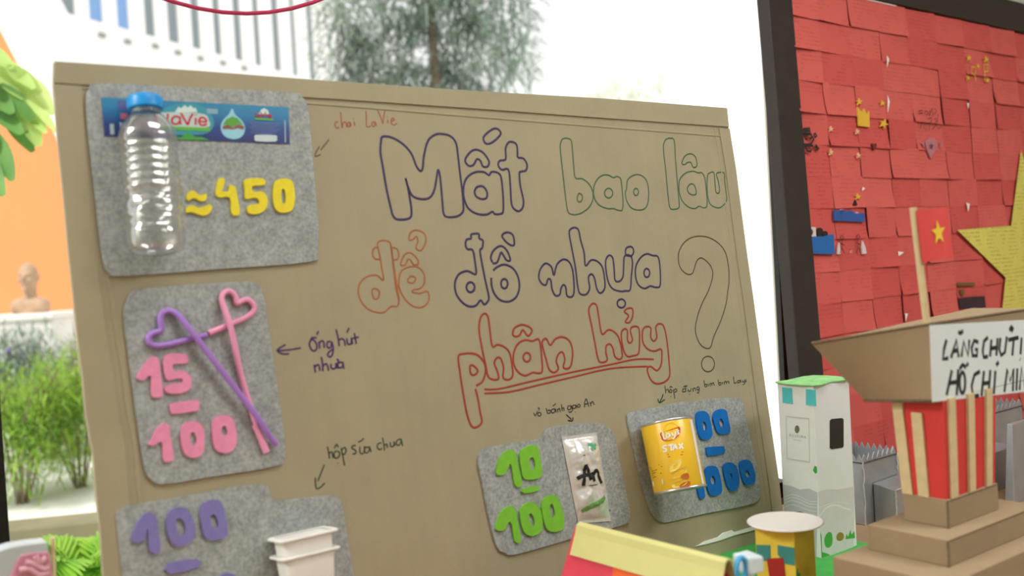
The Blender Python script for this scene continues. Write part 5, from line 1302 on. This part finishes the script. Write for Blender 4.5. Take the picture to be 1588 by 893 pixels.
smod = bu.modifiers.new('smooth', 'SMOOTH'); smod.iterations = 4

# low concrete kerb across the garden
kd = c2w((7800, -650, 1544)); kd.z = 0; kd.normalize()
kp = P(80, 815, (CAM_H - .24) / (815 - H_(80)) * FPX)
KF = frame(Vector((kp.x, kp.y, 0)), kd, Vector((-kd.y, kd.x, 0)), UP)
put('kerb', MB().box(-2.4, 1.0, 0, .22, -.03, .24), mat('mossy_concrete', (128, 124, 96), .9, vary=.12, scale=5), None, KF, bevel=.01, label='low mossy concrete kerb edging the garden bed', category='kerb')
# shrubs
LG = leafmat('bright_green_leaf', (168, 200, 84), (104, 150, 56), .45)
LG2 = leafmat('yellow_green_leaf', (184, 214, 84), (112, 160, 56), .45)
LB_ = leafmat('blue_green_leaf', (120, 150, 132), (74, 106, 92), .35)
LY = leafmat('lime_leaf', (190, 224, 92), (112, 176, 60), .45)
def shrub(px, z, h, r, count, m, label, ln=.11, w=.03, stems=9, zc=.52, grp='garden shrubs beyond the window', flowers=0):
    b0 = GZ(px, z); b0.z = -.03
    t = thing('shrub', label, 'shrub', b0, group=grp)
    sm = MB()
    tips = []
    for i in range(stems):
        a = 2 * math.pi * i / stems + rl.uniform(-.3, .3); q = rl.uniform(.25, .95)
        tip = b0 + Vector((math.cos(a) * r * q, math.sin(a) * r * q, h * rl.uniform(.6, .95)))
        mid = b0.lerp(tip, .5) + Vector((0, 0, h * .12))
        sm.tube(crom([b0 + Vector((math.cos(a) * .03, math.sin(a) * .03, 0)), mid, tip], False, 4), [.008, .008, .007, .006, .006, .005, .005, .004, .003], 6)
        tips.append(tip)
        for k in range(4):
            p = mid.lerp(tip, .1 + .22 * k)
            sm.tube([p, p + Vector((rl.uniform(-1, 1) * r * .35, rl.uniform(-1, 1) * r * .35, rl.uniform(.05, .3) * h))], [.005, .002], 5)
    put('stems', sm, BARK, t)
    lm = MB()
    for tp in tips:
        cloud(lm, tp - Vector((0, 0, .12 * h)), (r * .42, r * .42, h * .3), count // stems, ln, w, .15, .3, .35)
    cloud(lm, b0 + Vector((0, 0, h * zc * .8)), (r * .85, r * .85, h * .36), count // 2, ln, w, .3, .3, .3)
    put('foliage', lm, m, t)
    if flowers:
        fm_ = MB()
        for _ in range(flowers):
            tp = rl.choice(tips); fm_.ball(tp + Vector((rl.uniform(-.1, .1), -.05 + rl.uniform(-.1, .1), rl.uniform(-.02, .1))), .02, 8, 6)
        put('flowers', fm_, flat('violet_flower', (150, 120, 200), .6), t, label='small violet flowers')
shrub(34, 6.3, .9, .44, 1700, LG, 'feathery green shrub in the foreground of the bed, left of the fern')
shrub(124, 6.7, .94, .44, 1700, LG2, 'yellow green feathery shrub right beside the cardboard board edge')
shrub(-70, 6.9, .95, .45, 1000, LG, 'green shrub at the far left edge of the window view')
shrub(82, 7.9, .74, .5, 1300, LG2, 'low green shrub between the feathery shrubs and the pedestal')
shrub(28, 8.6, 1.0, .46, 1500, LB_, 'blue green shrub with violet flowers below the pedestal left corner', .1, .03, flowers=5)
shrub(104, 8.7, .98, .46, 1500, LB_, 'blue green shrub below the pedestal right corner', .1, .03)
shrub(170, 8.4, .9, .45, 400, LB_, 'blue green shrub mostly hidden behind the cardboard board', .1, .03)
def fern(px, z, label, rad, n=15, hh=.42):
    b0 = GZ(px, z); b0.z = -.03
    t = thing('fern', label, 'fern', b0)
    fm_ = MB()
    for i in range(n):
        a = 2 * math.pi * i / n + rl.uniform(-.2, .2); rr = rad * rl.uniform(.6, 1.1); hz = hh * rl.uniform(.75, 1.2)
        pts = crom([b0 + Vector((0, 0, .02)), b0 + Vector((math.cos(a) * rr * .3, math.sin(a) * rr * .3, hz * .8)), b0 + Vector((math.cos(a) * rr * .7, math.sin(a) * rr * .7, hz)), b0 + Vector((math.cos(a) * rr, math.sin(a) * rr, hz * .78))], False, 7)
        fm_.tube(pts, [.006 * (1 - i2 / len(pts)) + .0015 for i2 in range(len(pts))], 5)
        for k in range(4, len(pts) - 1):
            tn = (pts[k + 1] - pts[k]).normalized(); sd = tn.cross(UP).normalized()
            for s in (-1, 1):
                leaf(fm_, pts[k], sd * s + tn * .7 + Vector((0, 0, .1)), .17 * (1 - .6 * abs(k / len(pts) - .45)), .026, n=2, droop=.3)
    put('fronds', fm_, LY, t)
fern(138, 3.7, 'bright lime green fern in front of the kerb beside the board edge', .27, 17, .36)
# broad leaved branch at the upper left
tz = 4.3
tb0 = GZ(-190, tz); tb0.z = -.03
lt_ = thing('broadleaf_tree', 'broad leaved young tree whose leafy branch hangs in at the upper left', 'tree', tb0)
p1_ = P(-170, 60, tz); p2_ = P(-60, 85, tz); p3_ = P(10, 130, tz)
put('trunk', MB().tube(crom([tb0, tb0.lerp(p1_, .5) + Vector((.04, 0, 0)), p1_, p1_ + Vector((-.05, .05, .6))], False, 5), [.04 - .0017 * i for i in range(16)], 10), BARK, lt_)
put('branch', MB().tube(crom([p1_, p2_, p3_, P(30, 160, tz)], False, 5), [.012 - .0006 * i for i in range(16)], 8), BARK, lt_)
Zl = lambda x, y: (x / 2.125, 60 + y / 2.125)
gm1, gm2 = MB(), MB()
for (a, b2, w_, tgt) in (((90,120),(175,240),.07,2), ((70,210),(150,300),.06,2), ((20,90),(130,170),.08,2), ((0,200),(85,300),.08,1), ((60,190),(128,345),.085,2), ((10,240),(108,362),.075,1), ((-30,300),(40,455),.085,1), ((-20,60),(112,148),.07,2), ((0,150),(105,260),.08,1), ((-60,150),(40,235),.09,1), ((-40,215),(70,300),.085,1), ((-80,330),(10,505),.085,1), ((40,130),(185,290),.05,2), ((-20,95),(80,190),.085,2), ((-120,200),(-20,360),.09,1), ((-140,60),(-20,120),.08,2), ((-150,280),(-60,430),.08,1), ((-60,20),(40,90),.07,2), ((-220,120),(-120,260),.08,1)):
    A_, B_ = P(*Zl(*a), tz + rl.uniform(-.1, .1)), P(*Zl(*b2), tz - .08 + rl.uniform(-.08, .08))
    leaf(gm1 if tgt == 1 else gm2, A_, B_ - A_, (B_ - A_).length, w_, up=Vector((.25, -.8, .55)), n=8, droop=.06, fold=.25)
put('foliage', gm1, leafmat('broad_green_leaf', (120, 170, 84), (70, 118, 56), .4), lt_, label='dark green broad leaves')
put('foliage', gm2, leafmat('broad_lime_leaf', (206, 222, 140), (160, 200, 100), .45), lt_, label='pale lime broad leaves')
# big feathery tree
TZ = 14.0
tc_ = GZ(680, TZ); tc_.z = -.03
bt = thing('feathery_tree', 'tall feathery tree, leaves paled for haze, standing right of the white finned building', 'tree', tc_)
tm = MB()
cr0 = P(670, 40, TZ)
tm.tube(crom([tc_, tc_.lerp(cr0, .5) + Vector((.1, 0, 0)), cr0, cr0 + Vector((0, 0, 1.6))], False, 5), [.13 - .007 * i for i in range(16)], 10)
fg = MB()
for (px, py, rx, rz, n_) in ((560,60,.75,.85,700), (600,-40,.9,.8,700), (640,30,.9,.9,900), (700,-30,1.0,.9,900), (745,40,.85,.8,800), (785,-20,.6,.7,420), (790,95,.42,.4,230), (690,120,.95,.75,800), (610,130,.85,.8,700), (540,120,.55,.7,350), (525,20,.45,.6,220), (735,140,.7,.6,500), (650,210,1.0,.7,600), (590,230,.8,.6,400), (670,-130,1.1,.9,700), (812,110,.25,.15,60), (800,50,.3,.4,120)):
    c = P(px, py, TZ + rl.uniform(-.5, .5))
    cloud(fg, c, (rx, rx, rz), int(n_ * 1.5), .3, .075, .1, .25, .1, n=1, lump=.8)
put('trunk', tm, BARK, bt)
put('foliage', fg, leafmat('haze_paled_needles', (170, 186, 170), (112, 134, 122), .3, 1.2), bt)  # pale leaf colour carries the washed out haze and bloom
# far tree, overexposure put into its pale leaf colour
fz = 26
b0 = GZ(960, fz); b0.z = -.03
ft2 = thing('far_tree', 'far tree with yellow green leaves paled for overexposure just over the board top right of centre', 'tree', b0)
fm2 = MB()
for px, py, rx, rz, n_ in ((930, 150, .7, .35, 120), (980, 145, .9, .45, 150), (1020, 128, .5, .3, 60), (900, 165, .6, .4, 80)):
    cloud(fm2, P(px, py, fz), (rx, rx, rz), n_, .3, .09, .1, .2, .1)
put('foliage', fm2, leafmat('bloom_paled_leaf', (206, 212, 176), (180, 190, 150), .4), ft2)
put('trunk', MB().tube([b0, P(960, 150, fz)], [.1, .04], 8), mat('pale_bark', (214, 208, 196), .9, vary=.05), ft2)
